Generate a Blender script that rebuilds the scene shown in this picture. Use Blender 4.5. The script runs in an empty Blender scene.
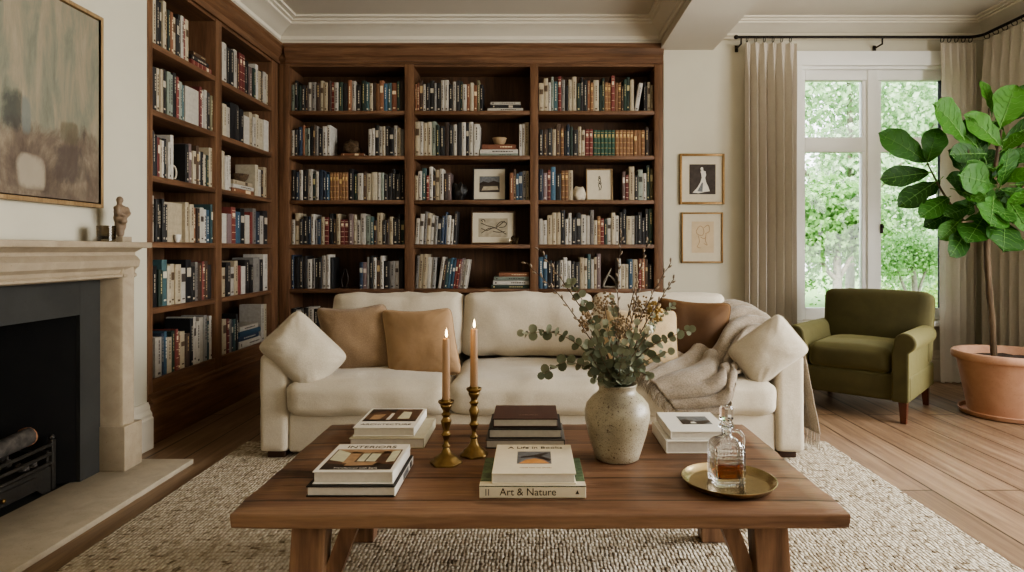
import bpy, bmesh, math, random
from mathutils import Vector, Matrix, noise, Euler
PI = math.pi
sc = bpy.context.scene
COL = sc.collection
R = random.Random(7)

# ------------------------------------------------------------------ materials
SAT = .9
def lin(h):
    if isinstance(h, str):
        h = h.lstrip('#'); c = [int(h[i:i+2], 16)/255 for i in (0, 2, 4)]
        g = .3*c[0]+.59*c[1]+.11*c[2]; c = [g+(x-g)*SAT for x in c]
    else:
        c = list(h)
    return tuple((x/12.92 if x <= .04045 else ((x+.055)/1.055)**2.4) for x in c) + (1,)

def newmat(name):
    m = bpy.data.materials.new(name); m.use_nodes = True
    nt = m.node_tree; b = nt.nodes['Principled BSDF']
    return m, nt, b

def N(nt, typ, **kw):
    n = nt.nodes.new(typ)
    for k, v in kw.items():
        if k.startswith('i_'):
            n.inputs[k[2:].replace('_', ' ')].default_value = v
        else:
            setattr(n, k, v)
    return n

def coords(nt, scale=(1, 1, 1), rot=(0, 0, 0), loc=(0, 0, 0)):
    tc = N(nt, 'ShaderNodeTexCoord'); mp = N(nt, 'ShaderNodeMapping')
    mp.inputs['Scale'].default_value = scale; mp.inputs['Rotation'].default_value = rot; mp.inputs['Location'].default_value = loc
    nt.links.new(tc.outputs['Object'], mp.inputs['Vector'])
    return mp.outputs['Vector']

def ramp(nt, fac, stops):
    r = N(nt, 'ShaderNodeValToRGB'); e = r.color_ramp.elements
    while len(e) < len(stops): e.new(.5)
    for el, (p, c) in zip(e, stops):
        el.position = p; el.color = c if len(c) == 4 else lin(c)
    nt.links.new(fac, r.inputs['Fac']); return r.outputs['Color']

def noise_tex(nt, vec, scale, detail=4, rough=.55, dist=0):
    n = N(nt, 'ShaderNodeTexNoise'); n.inputs['Scale'].default_value = scale; n.inputs['Detail'].default_value = detail
    n.inputs['Roughness'].default_value = rough; n.inputs['Distortion'].default_value = dist
    nt.links.new(vec, n.inputs['Vector']); return n.outputs['Fac']

def bump(nt, b, h, strength=.3, dist=.01):
    bp = N(nt, 'ShaderNodeBump'); bp.inputs['Strength'].default_value = strength; bp.inputs['Distance'].default_value = dist
    nt.links.new(h, bp.inputs['Height']); nt.links.new(bp.outputs['Normal'], b.inputs['Normal']); return bp

def mix(nt, fac, a, b, mode='MIX'):
    m = N(nt, 'ShaderNodeMix', data_type='RGBA', blend_type=mode)
    for s, v in ((m.inputs[0], fac), (m.inputs[6], a), (m.inputs[7], b)):
        if hasattr(v, 'links'): nt.links.new(v, s)
        else: s.default_value = v
    return m.outputs[2]

def plain(name, c, rough=.6, metal=0, vary=.12, scale=30, bmp=.0, sheen=0, spec=None, emis=0):
    m, nt, b = newmat(name)
    v = coords(nt); f = noise_tex(nt, v, scale, 4)
    c = lin(c)
    lo = tuple(max(0, x*(1-vary)) for x in c[:3])+(1,); hi = tuple(min(1, x*(1+vary)) for x in c[:3])+(1,)
    nt.links.new(ramp(nt, f, [(.3, lo), (.7, hi)]), b.inputs['Base Color'])
    b.inputs['Roughness'].default_value = rough; b.inputs['Metallic'].default_value = metal
    if sheen: b.inputs['Sheen Weight'].default_value = sheen; b.inputs['Sheen Roughness'].default_value = .4
    if spec is not None: b.inputs['Specular IOR Level'].default_value = spec
    if bmp: bump(nt, b, f, bmp, .004)
    if emis:
        b.inputs['Emission Color'].default_value = c; b.inputs['Emission Strength'].default_value = emis
    return m

def fabric(name, c, c2=None, rough=.95, sheen=.2, weave=900, bmp=.25, blotch=.1):
    m, nt, b = newmat(name)
    v = coords(nt)
    f = noise_tex(nt, v, weave*.35, 2, .6)
    g = noise_tex(nt, v, 7, 4)
    c = lin(c); c2 = lin(c2) if c2 else tuple(x*.8 for x in c[:3])+(1,)
    base = ramp(nt, f, [(.35, c2), (.65, c)])
    sh = ramp(nt, g, [(.3, (1-blotch,)*3+(1,)), (.7, (1, 1, 1, 1))])
    nt.links.new(mix(nt, 1.0, base, sh, 'MULTIPLY'), b.inputs['Base Color'])
    b.inputs['Roughness'].default_value = rough
    b.inputs['Sheen Weight'].default_value = sheen; b.inputs['Sheen Roughness'].default_value = .5
    b.inputs['Specular IOR Level'].default_value = .15
    w = noise_tex(nt, v, 14, 3)
    ad = N(nt, 'ShaderNodeMath', operation='MULTIPLY_ADD'); ad.inputs[1].default_value = 4.0
    nt.links.new(w, ad.inputs[0]); nt.links.new(f, ad.inputs[2])
    bump(nt, b, ad.outputs[0], bmp, .004)
    return m

def velvet(name, c, edge, rough=.75):
    m, nt, b = newmat(name)
    v = coords(nt); g = noise_tex(nt, v, 6, 4, .6, .6)
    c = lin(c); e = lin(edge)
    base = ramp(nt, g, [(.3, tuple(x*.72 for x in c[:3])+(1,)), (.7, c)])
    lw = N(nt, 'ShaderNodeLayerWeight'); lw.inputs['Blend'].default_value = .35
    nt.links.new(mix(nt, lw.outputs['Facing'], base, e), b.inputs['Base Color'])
    b.inputs['Roughness'].default_value = rough; b.inputs['Sheen Weight'].default_value = .6
    b.inputs['Sheen Roughness'].default_value = .35; b.inputs['Sheen Tint'].default_value = e
    b.inputs['Specular IOR Level'].default_value = .2
    bump(nt, b, noise_tex(nt, v, 12, 3), .25, .01)
    return m

def wood(name, dark, mid, light, axis='X', rough=.5, scale=1.0, bmp=.12, knots=0):
    m, nt, b = newmat(name)
    s = {'X': (.9, 14, 14), 'Y': (14, .9, 14), 'Z': (14, 14, .9)}[axis]
    v = coords(nt, tuple(x*scale for x in s))
    f = noise_tex(nt, v, 1.6, 8, .62, .8)
    v2 = coords(nt, tuple(x*scale*4 for x in s)); f2 = noise_tex(nt, v2, 3, 3, .6)
    col = ramp(nt, f, [(.28, dark), (.5, mid), (.74, light)])
    sh = ramp(nt, f2, [(.3, (.72, .72, .72, 1)), (.62, (1, 1, 1, 1))])
    out = mix(nt, .8, col, sh, 'MULTIPLY')
    if knots:
        v3 = coords(nt, {'X': (1.5, 5, 5), 'Y': (5, 1.5, 5), 'Z': (5, 5, 1.5)}[axis])
        f3 = noise_tex(nt, v3, 2.2, 3, .5, .4)
        kn = ramp(nt, f3, [(.27, (.3, .25, .22, 1)), (.38, (1, 1, 1, 1))])
        out = mix(nt, knots, out, kn, 'MULTIPLY')
    nt.links.new(out, b.inputs['Base Color'])
    rr = N(nt, 'ShaderNodeMapRange'); rr.inputs[3].default_value = rough-.1; rr.inputs[4].default_value = rough+.15
    nt.links.new(f, rr.inputs[0]); nt.links.new(rr.outputs[0], b.inputs['Roughness'])
    b.inputs['Specular IOR Level'].default_value = .4
    bump(nt, b, f2, bmp, .003)
    return m

def stone(name, c, c2, rough=.7, scale=9, bmp=.1):
    m, nt, b = newmat(name)
    v = coords(nt); f = noise_tex(nt, v, scale, 8, .65, .5); g = noise_tex(nt, v, scale*16, 2)
    col = ramp(nt, f, [(.3, c2), (.7, c)])
    sp = ramp(nt, g, [(.28, (.72, .68, .62, 1)), (.36, (1, 1, 1, 1))])
    nt.links.new(mix(nt, .7, col, sp, 'MULTIPLY'), b.inputs['Base Color'])
    b.inputs['Roughness'].default_value = rough
    bump(nt, b, g, bmp, .002)
    return m

def leafmat(name, c1, c2, c3, trans=.3, rough=.45, veins=False):
    m, nt, b = newmat(name)
    gi = N(nt, 'ShaderNodeNewGeometry')
    col = ramp(nt, gi.outputs['Random Per Island'], [(0, c1), (.5, c2), (1, c3)])
    v = coords(nt); f = noise_tex(nt, v, 25, 3)
    col = mix(nt, .5, col, ramp(nt, f, [(.3, (.7, .75, .65, 1)), (.7, (1.0, 1.0, 1.0, 1))]), 'MULTIPLY')
    nt.links.new(col, b.inputs['Base Color']); b.inputs['Roughness'].default_value = rough; b.inputs['Specular IOR Level'].default_value = .2
    tr = N(nt, 'ShaderNodeBsdfTranslucent'); nt.links.new(col, tr.inputs['Color'])
    ms = N(nt, 'ShaderNodeMixShader'); ms.inputs[0].default_value = trans
    nt.links.new(b.outputs[0], ms.inputs[1]); nt.links.new(tr.outputs[0], ms.inputs[2])
    nt.links.new(ms.outputs[0], nt.nodes['Material Output'].inputs['Surface'])
    return m

M = {}
M['wall'] = plain('wall_paint', '#cbc5b1', .9, vary=.03, scale=3)
M['ceil'] = plain('ceiling_paint', '#c9c0af', .9, vary=.02, scale=3)
M['trim'] = plain('trim_paint', '#d8d0be', .55, vary=.02, scale=4)
M['winwhite'] = plain('window_paint', '#f6f5f0', .4, vary=.02, scale=4)
for ax in 'XYZ':
    M['bw'+ax] = wood('bookcase_wood_'+ax, '#523926', '#755238', '#8e684a', ax, .5)
    M['tw'+ax] = wood('table_wood_'+ax, '#5c402d', '#88634a', '#a58060', ax, .42, .72, .3, .95)
M['bwback'] = wood('bookcase_back_wood', '#452e1d', '#5f422b', '#725036', 'Z', .6)
M['legwood'] = wood('dark_leg_wood', '#2a1a10', '#3c2416', '#4a2e1c', 'Z', .45)
M['chairleg'] = wood('chair_leg_wood', '#3a1c10', '#572c1a', '#6a3a24', 'Z', .4)
M['frameoak'] = wood('frame_oak', '#7c6242', '#9c7f58', '#b4976c', 'Z', .5)
M['frame_dark'] = wood('frame_walnut', '#46301e', '#5c4028', '#6c4c32', 'Z', .45)
M['gilt'] = plain('gilt_frame', '#8c6c40', .38, .55, .2, 60)
M['mat'] = plain('picture_mat', '#cfc5ae', .9, vary=.03)
M['print_tan'] = plain('print_paper', '#cbb594', .9, vary=.08, scale=12)
M['print_dark'] = plain('print_dark', '#453c36', .8, vary=.25, scale=25)
M['print_grey'] = plain('print_grey', '#a89c84', .85, vary=.25, scale=25)
M['ink'] = plain('ink', '#33291f', .9)
M['lime'] = stone('limestone', '#ad9d83', '#978770')
M['hearth'] = stone('hearth_stone', '#c0b39c', '#a89b85', .6)
M['slate'] = stone('slate', '#3a3a37', '#2d2d2b', .55, 5, .05)
M['soot'] = plain('soot', '#0d0c0b', .95, vary=.4, scale=12)
M['iron'] = plain('cast_iron', '#3b3731', .55, .5, .25, 40, .2)
M['brass'] = plain('aged_brass', '#80663c', .36, .95, .35, 25, .05)
M['traybrass'] = plain('tray_brass', '#bba67c', .27, .95, .18, 14, .02)
M['sofa'] = fabric('sofa_linen', '#cfc4b0', '#bfb39e', blotch=.06)
M['cream'] = fabric('cream_linen', '#cbc0ac', '#b8ac96', blotch=.06)
M['taupe'] = fabric('taupe_linen', '#a08668', '#8a7056', blotch=.12)
M['caramel'] = velvet('caramel_velvet', '#a0805e', '#c0a07c')
M['brownvel'] = velvet('brown_velvet', '#523822', '#7a5834')
M['beigep'] = fabric('beige_linen', '#c6ad86', '#b39a74')
M['throw'] = fabric('wool_throw', '#a09280', '#857764', sheen=.3, weave=420, bmp=.5)
M['olive'] = velvet('olive_velvet', '#4c4628', '#7e784e')
M['curtain'] = fabric('curtain_linen', '#dcd3c4', '#d0c6b6', sheen=.1, blotch=.05)
def translucent(m, f):
    nt = m.node_tree; b = nt.nodes['Principled BSDF']; tr = N(nt, 'ShaderNodeBsdfTranslucent'); ms = N(nt, 'ShaderNodeMixShader'); ms.inputs[0].default_value = f
    nt.links.new(b.inputs['Base Color'].links[0].from_socket, tr.inputs['Color']); nt.links.new(b.outputs[0], ms.inputs[1]); nt.links.new(tr.outputs[0], ms.inputs[2])
    nt.links.new(ms.outputs[0], nt.nodes['Material Output'].inputs['Surface'])
translucent(M['curtain'], .25)
M['rodmetal'] = plain('rod_bronze', '#2c2620', .45, .7)
M['wax'] = plain('candle_wax', '#a37f5b', .5, vary=.04)
M['wick'] = plain('wick', '#1a1512', .9)
M['flame'] = plain('flame', '#ffd9a0', .5, emis=14)
M['terra'] = stone('terracotta', '#c2967a', '#ac7e62', .85, 7, .1)
M['soil'] = plain('soil', '#3a2c20', 1, vary=.5, scale=60, bmp=.8)
M['bark'] = wood('fig_bark', '#382c20', '#57452f', '#786450', 'Z', .85, 2, .5)
M['twigbark'] = plain('twig_bark', '#4a382a', .8, vary=.3, scale=60)
M['fig'] = leafmat('fig_leaf', '#1d420c', '#295614', '#40721e', .36, .5)
M['figvein'] = plain('fig_vein', '#4f7a2c', .6)
M['euc'] = leafmat('eucalyptus_leaf', '#5a614c', '#7a7e66', '#a8a890', .15, .6)
M['eucstem'] = plain('eucalyptus_stem', '#6a5a44', .7)
M['bud'] = plain('bud', '#8b7a66', .8, vary=.3)
M['dry'] = plain('dried_flower', '#8c765a', .9, vary=.35, scale=80)
M['yellow'] = plain('yellow_petal', '#a88c54', .8, vary=.25, scale=60)
M['whitepet'] = plain('white_petal', '#d8d4bc', .8, vary=.1)
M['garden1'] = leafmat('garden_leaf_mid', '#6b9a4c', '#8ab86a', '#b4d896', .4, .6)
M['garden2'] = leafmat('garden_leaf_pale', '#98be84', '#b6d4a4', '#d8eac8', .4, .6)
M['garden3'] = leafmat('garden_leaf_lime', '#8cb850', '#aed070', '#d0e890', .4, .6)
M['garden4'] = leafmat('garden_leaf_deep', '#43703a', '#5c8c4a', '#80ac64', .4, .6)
M['gbark'] = plain('garden_bark', '#8a8274', .9, vary=.3)
M['lawn'] = plain('lawn', '#86aa5c', .95, vary=.3, scale=8)
M['gstone'] = plain('garden_stone', '#d8d4c8', .8)
M['ceramic'] = plain('tan_ceramic', '#a08562', .6, vary=.15)
M['rock'] = stone('white_rock', '#d8cdb8', '#b8ab92', .8, 25, .3)
M['blackrock'] = plain('black_rock', '#1d1a18', .5, vary=.5, scale=30, bmp=.5)
M['coral'] = plain('dark_coral', '#5a4630', .8, vary=.5, scale=60, bmp=.9)
M['bronze'] = plain('dark_bronze', '#2c2420', .4, .6)
M['statue'] = plain('carved_wood', '#85705a', .55, vary=.2, scale=30, bmp=.1)
M['page'] = plain('page_paper', '#d0c9bc', .9, vary=.05, scale=80)
M['whitecov'] = plain('white_cover', '#e2ddd2', .5, vary=.03)
M['creamcov'] = plain('cream_cover', '#d9cdb2', .6, vary=.04)
M['greycov'] = plain('grey_cover', '#57524c', .6, vary=.1)
M['browncov'] = plain('brown_cover', '#4a2e24', .55, vary=.1)
M['blackcov'] = plain('black_cover', '#211e1c', .5, vary=.2)
M['sagecov'] = plain('sage_cover', '#b4ac92', .6, vary=.08)
M['greenphoto'] = plain('green_photo', '#4f6244', .5, vary=.7, scale=45)
M['foil'] = plain('foil_lettering', '#8a6a58', .4)
M['photo_br'] = plain('photo_brown', '#5c3f2a', .45, vary=.35, scale=40)
M['photo_tan'] = plain('photo_tan', '#a78460', .45, vary=.2, scale=40)
M['photo_light'] = plain('photo_light', '#c9c6a8', .45, vary=.1, scale=40)
M['photo_dark'] = plain('photo_dark', '#33261c', .45, vary=.3, scale=40)
M['photo_white'] = plain('photo_white', '#d8d2c4', .45, vary=.08, scale=40)
M['photo_orange'] = plain('photo_orange', '#c88a4a', .45, vary=.15, scale=40)
M['photo_grey'] = plain('photo_grey', '#6c6e70', .45, vary=.3, scale=60)
M['ash'] = plain('charred_wood', '#4c4640', .9, vary=.6, scale=30, bmp=.8)
M['cutwood'] = plain('cut_wood', '#a8704a', .8, vary=.3, scale=20)
M['smoke'] = None

def m_floor():
    m, nt, b = newmat('oak_floor')
    v = coords(nt, (1, 1, 1), (0, 0, PI/2))
    br = N(nt, 'ShaderNodeTexBrick'); br.offset = .37
    br.inputs['Scale'].default_value = 1; br.inputs['Brick Width'].default_value = 2.1; br.inputs['Row Height'].default_value = .2
    br.inputs['Mortar Size'].default_value = .0045; br.inputs['Mortar Smooth'].default_value = .1; br.inputs['Bias'].default_value = 0
    br.inputs['Color1'].default_value = (.3, .3, .3, 1); br.inputs['Color2'].default_value = (1, 1, 1, 1); br.inputs['Mortar'].default_value = (0, 0, 0, 1)
    nt.links.new(v, br.inputs['Vector'])
    g = coords(nt, (13, .8, 1)); f = noise_tex(nt, g, 1.5, 8, .62, .9)
    base = ramp(nt, f, [(.25, '#6a5240'), (.5, '#8e7258'), (.75, '#a98e70')])
    tone = ramp(nt, br.outputs['Color'], [(0, (.12, .09, .07, 1)), (.28, (.66, .64, .62, 1)), (1, (1, 1, 1, 1))])
    nt.links.new(mix(nt, 1, base, tone, 'MULTIPLY'), b.inputs['Base Color'])
    b.inputs['Roughness'].default_value = .42; b.inputs['Specular IOR Level'].default_value = .4
    bump(nt, b, br.outputs['Fac'], -.3, .003)
    return m
M['floor'] = m_floor()

def m_rug():
    m, nt, b = newmat('woven_rug')
    v = coords(nt, (1/.0135, 1/.024, 1))
    vo = N(nt, 'ShaderNodeTexVoronoi'); vo.inputs['Scale'].default_value = 1; vo.inputs['Randomness'].default_value = .5
    nt.links.new(v, vo.inputs['Vector'])
    col = ramp(nt, vo.outputs['Color'], [(0, '#7d6f5c'), (.16, '#aa9c86'), (.4, '#c6baa5'), (1, '#d6ccb9')])
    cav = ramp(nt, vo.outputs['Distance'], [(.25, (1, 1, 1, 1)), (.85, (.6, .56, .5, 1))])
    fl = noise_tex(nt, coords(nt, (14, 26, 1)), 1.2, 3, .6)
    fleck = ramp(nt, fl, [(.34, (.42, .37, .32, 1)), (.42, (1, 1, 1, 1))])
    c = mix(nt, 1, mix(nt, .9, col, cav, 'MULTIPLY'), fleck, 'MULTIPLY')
    nt.links.new(c, b.inputs['Base Color']); b.inputs['Roughness'].default_value = 1; b.inputs['Specular IOR Level'].default_value = .1
    inv = N(nt, 'ShaderNodeMath', operation='SUBTRACT'); inv.inputs[0].default_value = 1
    nt.links.new(vo.outputs['Distance'], inv.inputs[1])
    bump(nt, b, inv.outputs[0], .9, .012)
    return m
M['rug'] = m_rug()

def m_vase():
    m, nt, b = newmat('speckled_stoneware')
    v = coords(nt)
    f = noise_tex(nt, v, 7, 5); s = noise_tex(nt, v, 130, 2, .5); s2 = noise_tex(nt, v, 330, 1, .5)
    base = ramp(nt, f, [(.3, '#857c69'), (.5, '#a2987f'), (.7, '#b6ac94')])
    sp = ramp(nt, s, [(.31, (.28, .2, .13, 1)), (.36, (1, 1, 1, 1))])
    sp2 = ramp(nt, s2, [(.33, (.5, .42, .34, 1)), (.4, (1, 1, 1, 1))])
    nt.links.new(mix(nt, 1, mix(nt, .9, base, sp, 'MULTIPLY'), sp2, 'MULTIPLY'), b.inputs['Base Color'])
    b.inputs['Roughness'].default_value = .35
    bump(nt, b, s, .15, .002)
    return m
M['vase'] = m_vase()

def m_paint():
    m, nt, b = newmat('abstract_painting')
    tc = N(nt, 'ShaderNodeTexCoord')
    sep = N(nt, 'ShaderNodeSeparateXYZ'); nt.links.new(tc.outputs['Object'], sep.inputs[0])
    v = coords(nt, (1, 1.6, .9)); v2 = coords(nt, (1, 5, 1.1))
    f = noise_tex(nt, v, 3.6, 10, .68, .3); g = noise_tex(nt, v2, 2.6, 10, .72, .4)
    top = ramp(nt, g, [(.3, '#6c6d5e'), (.45, '#807f6c'), (.56, '#938770'), (.7, '#a0957e')])
    low = ramp(nt, f, [(.36, '#57493d'), (.48, '#6e5f50'), (.58, '#8b7d68'), (.68, '#b8ad96')])
    ad = N(nt, 'ShaderNodeMath', operation='MULTIPLY_ADD'); ad.inputs[1].default_value = .35; nt.links.new(f, ad.inputs[0]); nt.links.new(sep.outputs['Z'], ad.inputs[2])
    k = ramp(nt, ad.outputs[0], [(.0, (0, 0, 0, 1)), (1, (1, 1, 1, 1))])
    mr = N(nt, 'ShaderNodeMapRange'); mr.inputs[1].default_value = 1.73; mr.inputs[2].default_value = 1.79
    nt.links.new(ad.outputs[0], mr.inputs[0])
    c = mix(nt, mr.outputs[0], low, top)
    def blob(y0, z0, ry, rz, colr, c):
        a = N(nt, 'ShaderNodeMath', operation='SUBTRACT'); a.inputs[1].default_value = y0; nt.links.new(sep.outputs['Y'], a.inputs[0])
        a2 = N(nt, 'ShaderNodeMath', operation='DIVIDE'); a2.inputs[1].default_value = ry; nt.links.new(a.outputs[0], a2.inputs[0])
        bb = N(nt, 'ShaderNodeMath', operation='SUBTRACT'); bb.inputs[1].default_value = z0; nt.links.new(sep.outputs['Z'], bb.inputs[0])
        b2 = N(nt, 'ShaderNodeMath', operation='DIVIDE'); b2.inputs[1].default_value = rz; nt.links.new(bb.outputs[0], b2.inputs[0])
        p = N(nt, 'ShaderNodeMath', operation='POWER'); p.inputs[1].default_value = 4; nt.links.new(a2.outputs[0], p.inputs[0])
        q = N(nt, 'ShaderNodeMath', operation='POWER'); q.inputs[1].default_value = 4; nt.links.new(b2.outputs[0], q.inputs[0])
        s = N(nt, 'ShaderNodeMath', operation='ADD'); nt.links.new(p.outputs[0], s.inputs[0]); nt.links.new(q.outputs[0], s.inputs[1])
        s2 = N(nt, 'ShaderNodeMath', operation='MULTIPLY_ADD'); s2.inputs[1].default_value = 5.5; nt.links.new(f, s2.inputs[0]); nt.links.new(s.outputs[0], s2.inputs[2])
        mm = N(nt, 'ShaderNodeMapRange'); mm.inputs[1].default_value = 2.9; mm.inputs[2].default_value = 4.0; mm.inputs[3].default_value = .75; mm.inputs[4].default_value = 0
        nt.links.new(s2.outputs[0], mm.inputs[0])
        return mix(nt, mm.outputs[0], c, lin(colr))
    c = blob(2.53, 1.64, .055, .085, '#3b3d39', c)
    c = blob(2.605, 1.63, .025, .075, '#6f7772', c)
    c = blob(2.845, 1.60, .055, .05, '#625844', c)
    c = blob(2.86, 1.46, .11, .085, '#544840', c)
    c = blob(2.63, 1.40, .07, .07, '#aca18c', c)
    nt.links.new(c, b.inputs['Base Color']); b.inputs['Roughness'].default_value = .75
    bump(nt, b, g, .3, .004)
    return m
M['painting'] = m_paint()

def m_glass(name, col=(1, 1, 1, 1), rough=0.0, ior=1.47, cut=False, shadow=.9):
    m, nt, b = newmat(name)
    b.inputs['Base Color'].default_value = col; b.inputs['Roughness'].default_value = rough
    b.inputs['IOR'].default_value = ior; b.inputs['Transmission Weight'].default_value = 1
    if cut:
        v = coords(nt); vo = N(nt, 'ShaderNodeTexVoronoi'); vo.inputs['Scale'].default_value = 95; vo.inputs['Randomness'].default_value = .15
        nt.links.new(v, vo.inputs['Vector']); bump(nt, b, vo.outputs['Distance'], .6, .004)
    return m
M['glass'] = m_glass('clear_glass')
M['cutglass'] = m_glass('cut_glass', cut=True)
M['whiskey'] = m_glass('whiskey', lin('#a4501c'), ior=1.36)
M['smokeglass'] = m_glass('smoked_glass', lin('#94846a'), .05)
def m_pane():
    m, nt, b = newmat('window_glass')
    tr = N(nt, 'ShaderNodeBsdfTransparent'); gl = N(nt, 'ShaderNodeBsdfGlossy'); gl.inputs['Roughness'].default_value = .02
    fr = N(nt, 'ShaderNodeFresnel'); fr.inputs['IOR'].default_value = 1.3
    v = coords(nt); f = noise_tex(nt, v, .8, 1)
    ms = N(nt, 'ShaderNodeMixShader'); nt.links.new(fr.outputs[0], ms.inputs[0])
    nt.links.new(tr.outputs[0], ms.inputs[1]); nt.links.new(gl.outputs[0], ms.inputs[2])
    nt.links.new(ms.outputs[0], nt.nodes['Material Output'].inputs['Surface'])
    return m
M['pane'] = m_pane()

# ------------------------------------------------------------------ object helpers
def tag(o, label=None, cat=None, group=None, kind=None):
    if label: o['label'] = label
    if cat: o['category'] = cat
    if group: o['group'] = group
    if kind: o['kind'] = kind
    return o

def empty(name, loc=(0, 0, 0), rz=0, label=None, cat=None, group=None, kind=None):
    o = bpy.data.objects.new(name, None); COL.objects.link(o)
    o.location = loc; o.rotation_euler = (0, 0, rz); o.empty_display_size = .1
    return tag(o, label, cat, group, kind)

class B:
    """collects shapes into one mesh"""
    def __init__(s): s.V = []; s.F = []; s.I = []
    def add(s, V, F, mi=0):
        n = len(s.V); s.V += [tuple(v) for v in V]; s.F += [tuple(i+n for i in f) for f in F]; s.I += [mi]*len(F); return s
    def bm(s, bm, mi=0, mat=None):
        if mat: bmesh.ops.transform(bm, matrix=mat, verts=bm.verts)
        bm.verts.index_update()
        s.add([v.co[:] for v in bm.verts], [[v.index for v in f.verts] for f in bm.faces], mi); bm.free(); return s
    def box(s, x0, x1, y0, y1, z0, z1, bev=0, seg=2, mi=0, mat=None):
        bm = bmesh.new(); bmesh.ops.create_cube(bm, size=1)
        for v in bm.verts:
            v.co = Vector(((x0+x1)/2+v.co.x*(x1-x0), (y0+y1)/2+v.co.y*(y1-y0), (z0+z1)/2+v.co.z*(z1-z0)))
        if bev: bmesh.ops.bevel(bm, geom=list(bm.edges), offset=bev, segments=seg, affect='EDGES', profile=.5)
        return s.bm(bm, mi, mat)
    def prism(s, prof, axis, a, b, mi=0):
        """closed 2D profile extruded along axis from a to b. axis 'X': prof=(y,z); 'Y': (x,z); 'Z': (x,y)"""
        f = {'X': lambda p, t: (t, p[0], p[1]), 'Y': lambda p, t: (p[0], t, p[1]), 'Z': lambda p, t: (p[0], p[1], t)}[axis]
        n = len(prof); V = [f(p, a) for p in prof]+[f(p, b) for p in prof]
        F = [[i, (i+1) % n, n+(i+1) % n, n+i] for i in range(n)]+[list(range(n))[::-1], list(range(n, 2*n))]
        return s.add(V, F, mi)
    def tube(s, pts, rad, n=8, mi=0, cap=True):
        pts = [Vector(p) for p in pts]; rad = rad if hasattr(rad, '__len__') else [rad]*len(pts)
        V = []; F = []; up = None
        for i, p in enumerate(pts):
            d = (pts[min(i+1, len(pts)-1)]-pts[max(i-1, 0)]).normalized()
            if up is None:
                up = Vector((0, 0, 1)) if abs(d.z) < .9 else Vector((1, 0, 0))
            a = d.cross(up).normalized(); up2 = a.cross(d).normalized(); up = up2
            for k in range(n):
                t = 2*PI*k/n; V.append(p+(a*math.cos(t)+up2*math.sin(t))*rad[i])
        for i in range(len(pts)-1):
            for k in range(n):
                F.append([i*n+k, i*n+(k+1) % n, (i+1)*n+(k+1) % n, (i+1)*n+k])
        if cap: F += [list(range(n))[::-1], [(len(pts)-1)*n+k for k in range(n)]]
        return s.add(V, F, mi)
    def lathe(s, prof, c=(0, 0, 0), n=32, mi=0, lobes=None):
        V = []; F = []
        for (r, z) in prof:
            for k in range(n):
                t = 2*PI*k/n; rr = r*(lobes(t, z) if lobes else 1)
                V.append((c[0]+rr*math.cos(t), c[1]+rr*math.sin(t), c[2]+z))
        m = len(prof)
        for i in range(m-1):
            for k in range(n):
                F.append([i*n+k, i*n+(k+1) % n, (i+1)*n+(k+1) % n, (i+1)*n+k])
        if prof[0][0] > 1e-5: F.append(list(range(n))[::-1])
        if prof[-1][0] > 1e-5: F.append([(m-1)*n+k for k in range(n)])
        return s.add(V, F, mi)
    def ball(s, c, r, n=8, mi=0, rot=None):
        r = r if hasattr(r, '__len__') else (r, r, r)
        bm = bmesh.new(); bmesh.ops.create_uvsphere(bm, u_segments=n*2, v_segments=n, radius=1)
        mt = Matrix.Translation(c) @ (rot.to_4x4() if rot else Matrix()) @ Matrix.Diagonal((*r, 1))
        return s.bm(bm, mi, mt)
    def grid(s, P, mi=0):
        """P[i][j] points"""
        n = len(P); m = len(P[0]); V = [p for row in P for p in row]
        return s.add(V, [[i*m+j, i*m+j+1, (i+1)*m+j+1, (i+1)*m+j] for i in range(n-1) for j in range(m-1)], mi)
    def poly(s, pts, mi=0): return s.add(pts, [list(range(len(pts)))], mi)
    def build(s, name, mats, parent=None, smooth=None, loc=None, rot=None, label=None, cat=None, group=None, kind=None, fix=True):
        me = bpy.data.meshes.new(name); me.from_pydata(s.V, [], s.F)
        mats = mats if isinstance(mats, (list, tuple)) else [mats]
        for m in mats: me.materials.append(m)
        if len(mats) > 1: me.polygons.foreach_set('material_index', s.I)
        if fix:
            bm = bmesh.new(); bm.from_mesh(me); bmesh.ops.remove_doubles(bm, verts=bm.verts, dist=1e-6)
            bmesh.ops.recalc_face_normals(bm, faces=bm.faces); bm.to_mesh(me); bm.free()
        if smooth is not None:
            me.polygons.foreach_set('use_smooth', [True]*len(me.polygons)); me.set_sharp_from_angle(angle=math.radians(smooth))
        me.update()
        o = bpy.data.objects.new(name, me); COL.objects.link(o)
        if parent: o.parent = parent
        if loc: o.location = loc
        if rot: o.rotation_euler = rot
        return tag(o, label, cat, group, kind)

def subsurf(o, lv=1):
    m = o.modifiers.new('s', 'SUBSURF'); m.levels = lv; m.render_levels = lv; return o

def catmull(P, t):
    """P list of Vectors, t in 0..len-1"""
    n = len(P); i = min(int(t), n-2); f = t-i
    p1, p2 = P[i], P[i+1]; p0 = P[i-1] if i > 0 else p1*2-p2; p3 = P[i+2] if i+2 < n else p2*2-p1
    return .5*((2*p1)+(p2-p0)*f+(2*p0-5*p1+4*p2-p3)*f*f+(3*p1-p0-3*p2+p3)*f*f*f)

def spline(P, n):
    P = [Vector(p) for p in P]
    return [catmull(P, (len(P)-1)*k/(n-1)) for k in range(n)]

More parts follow.
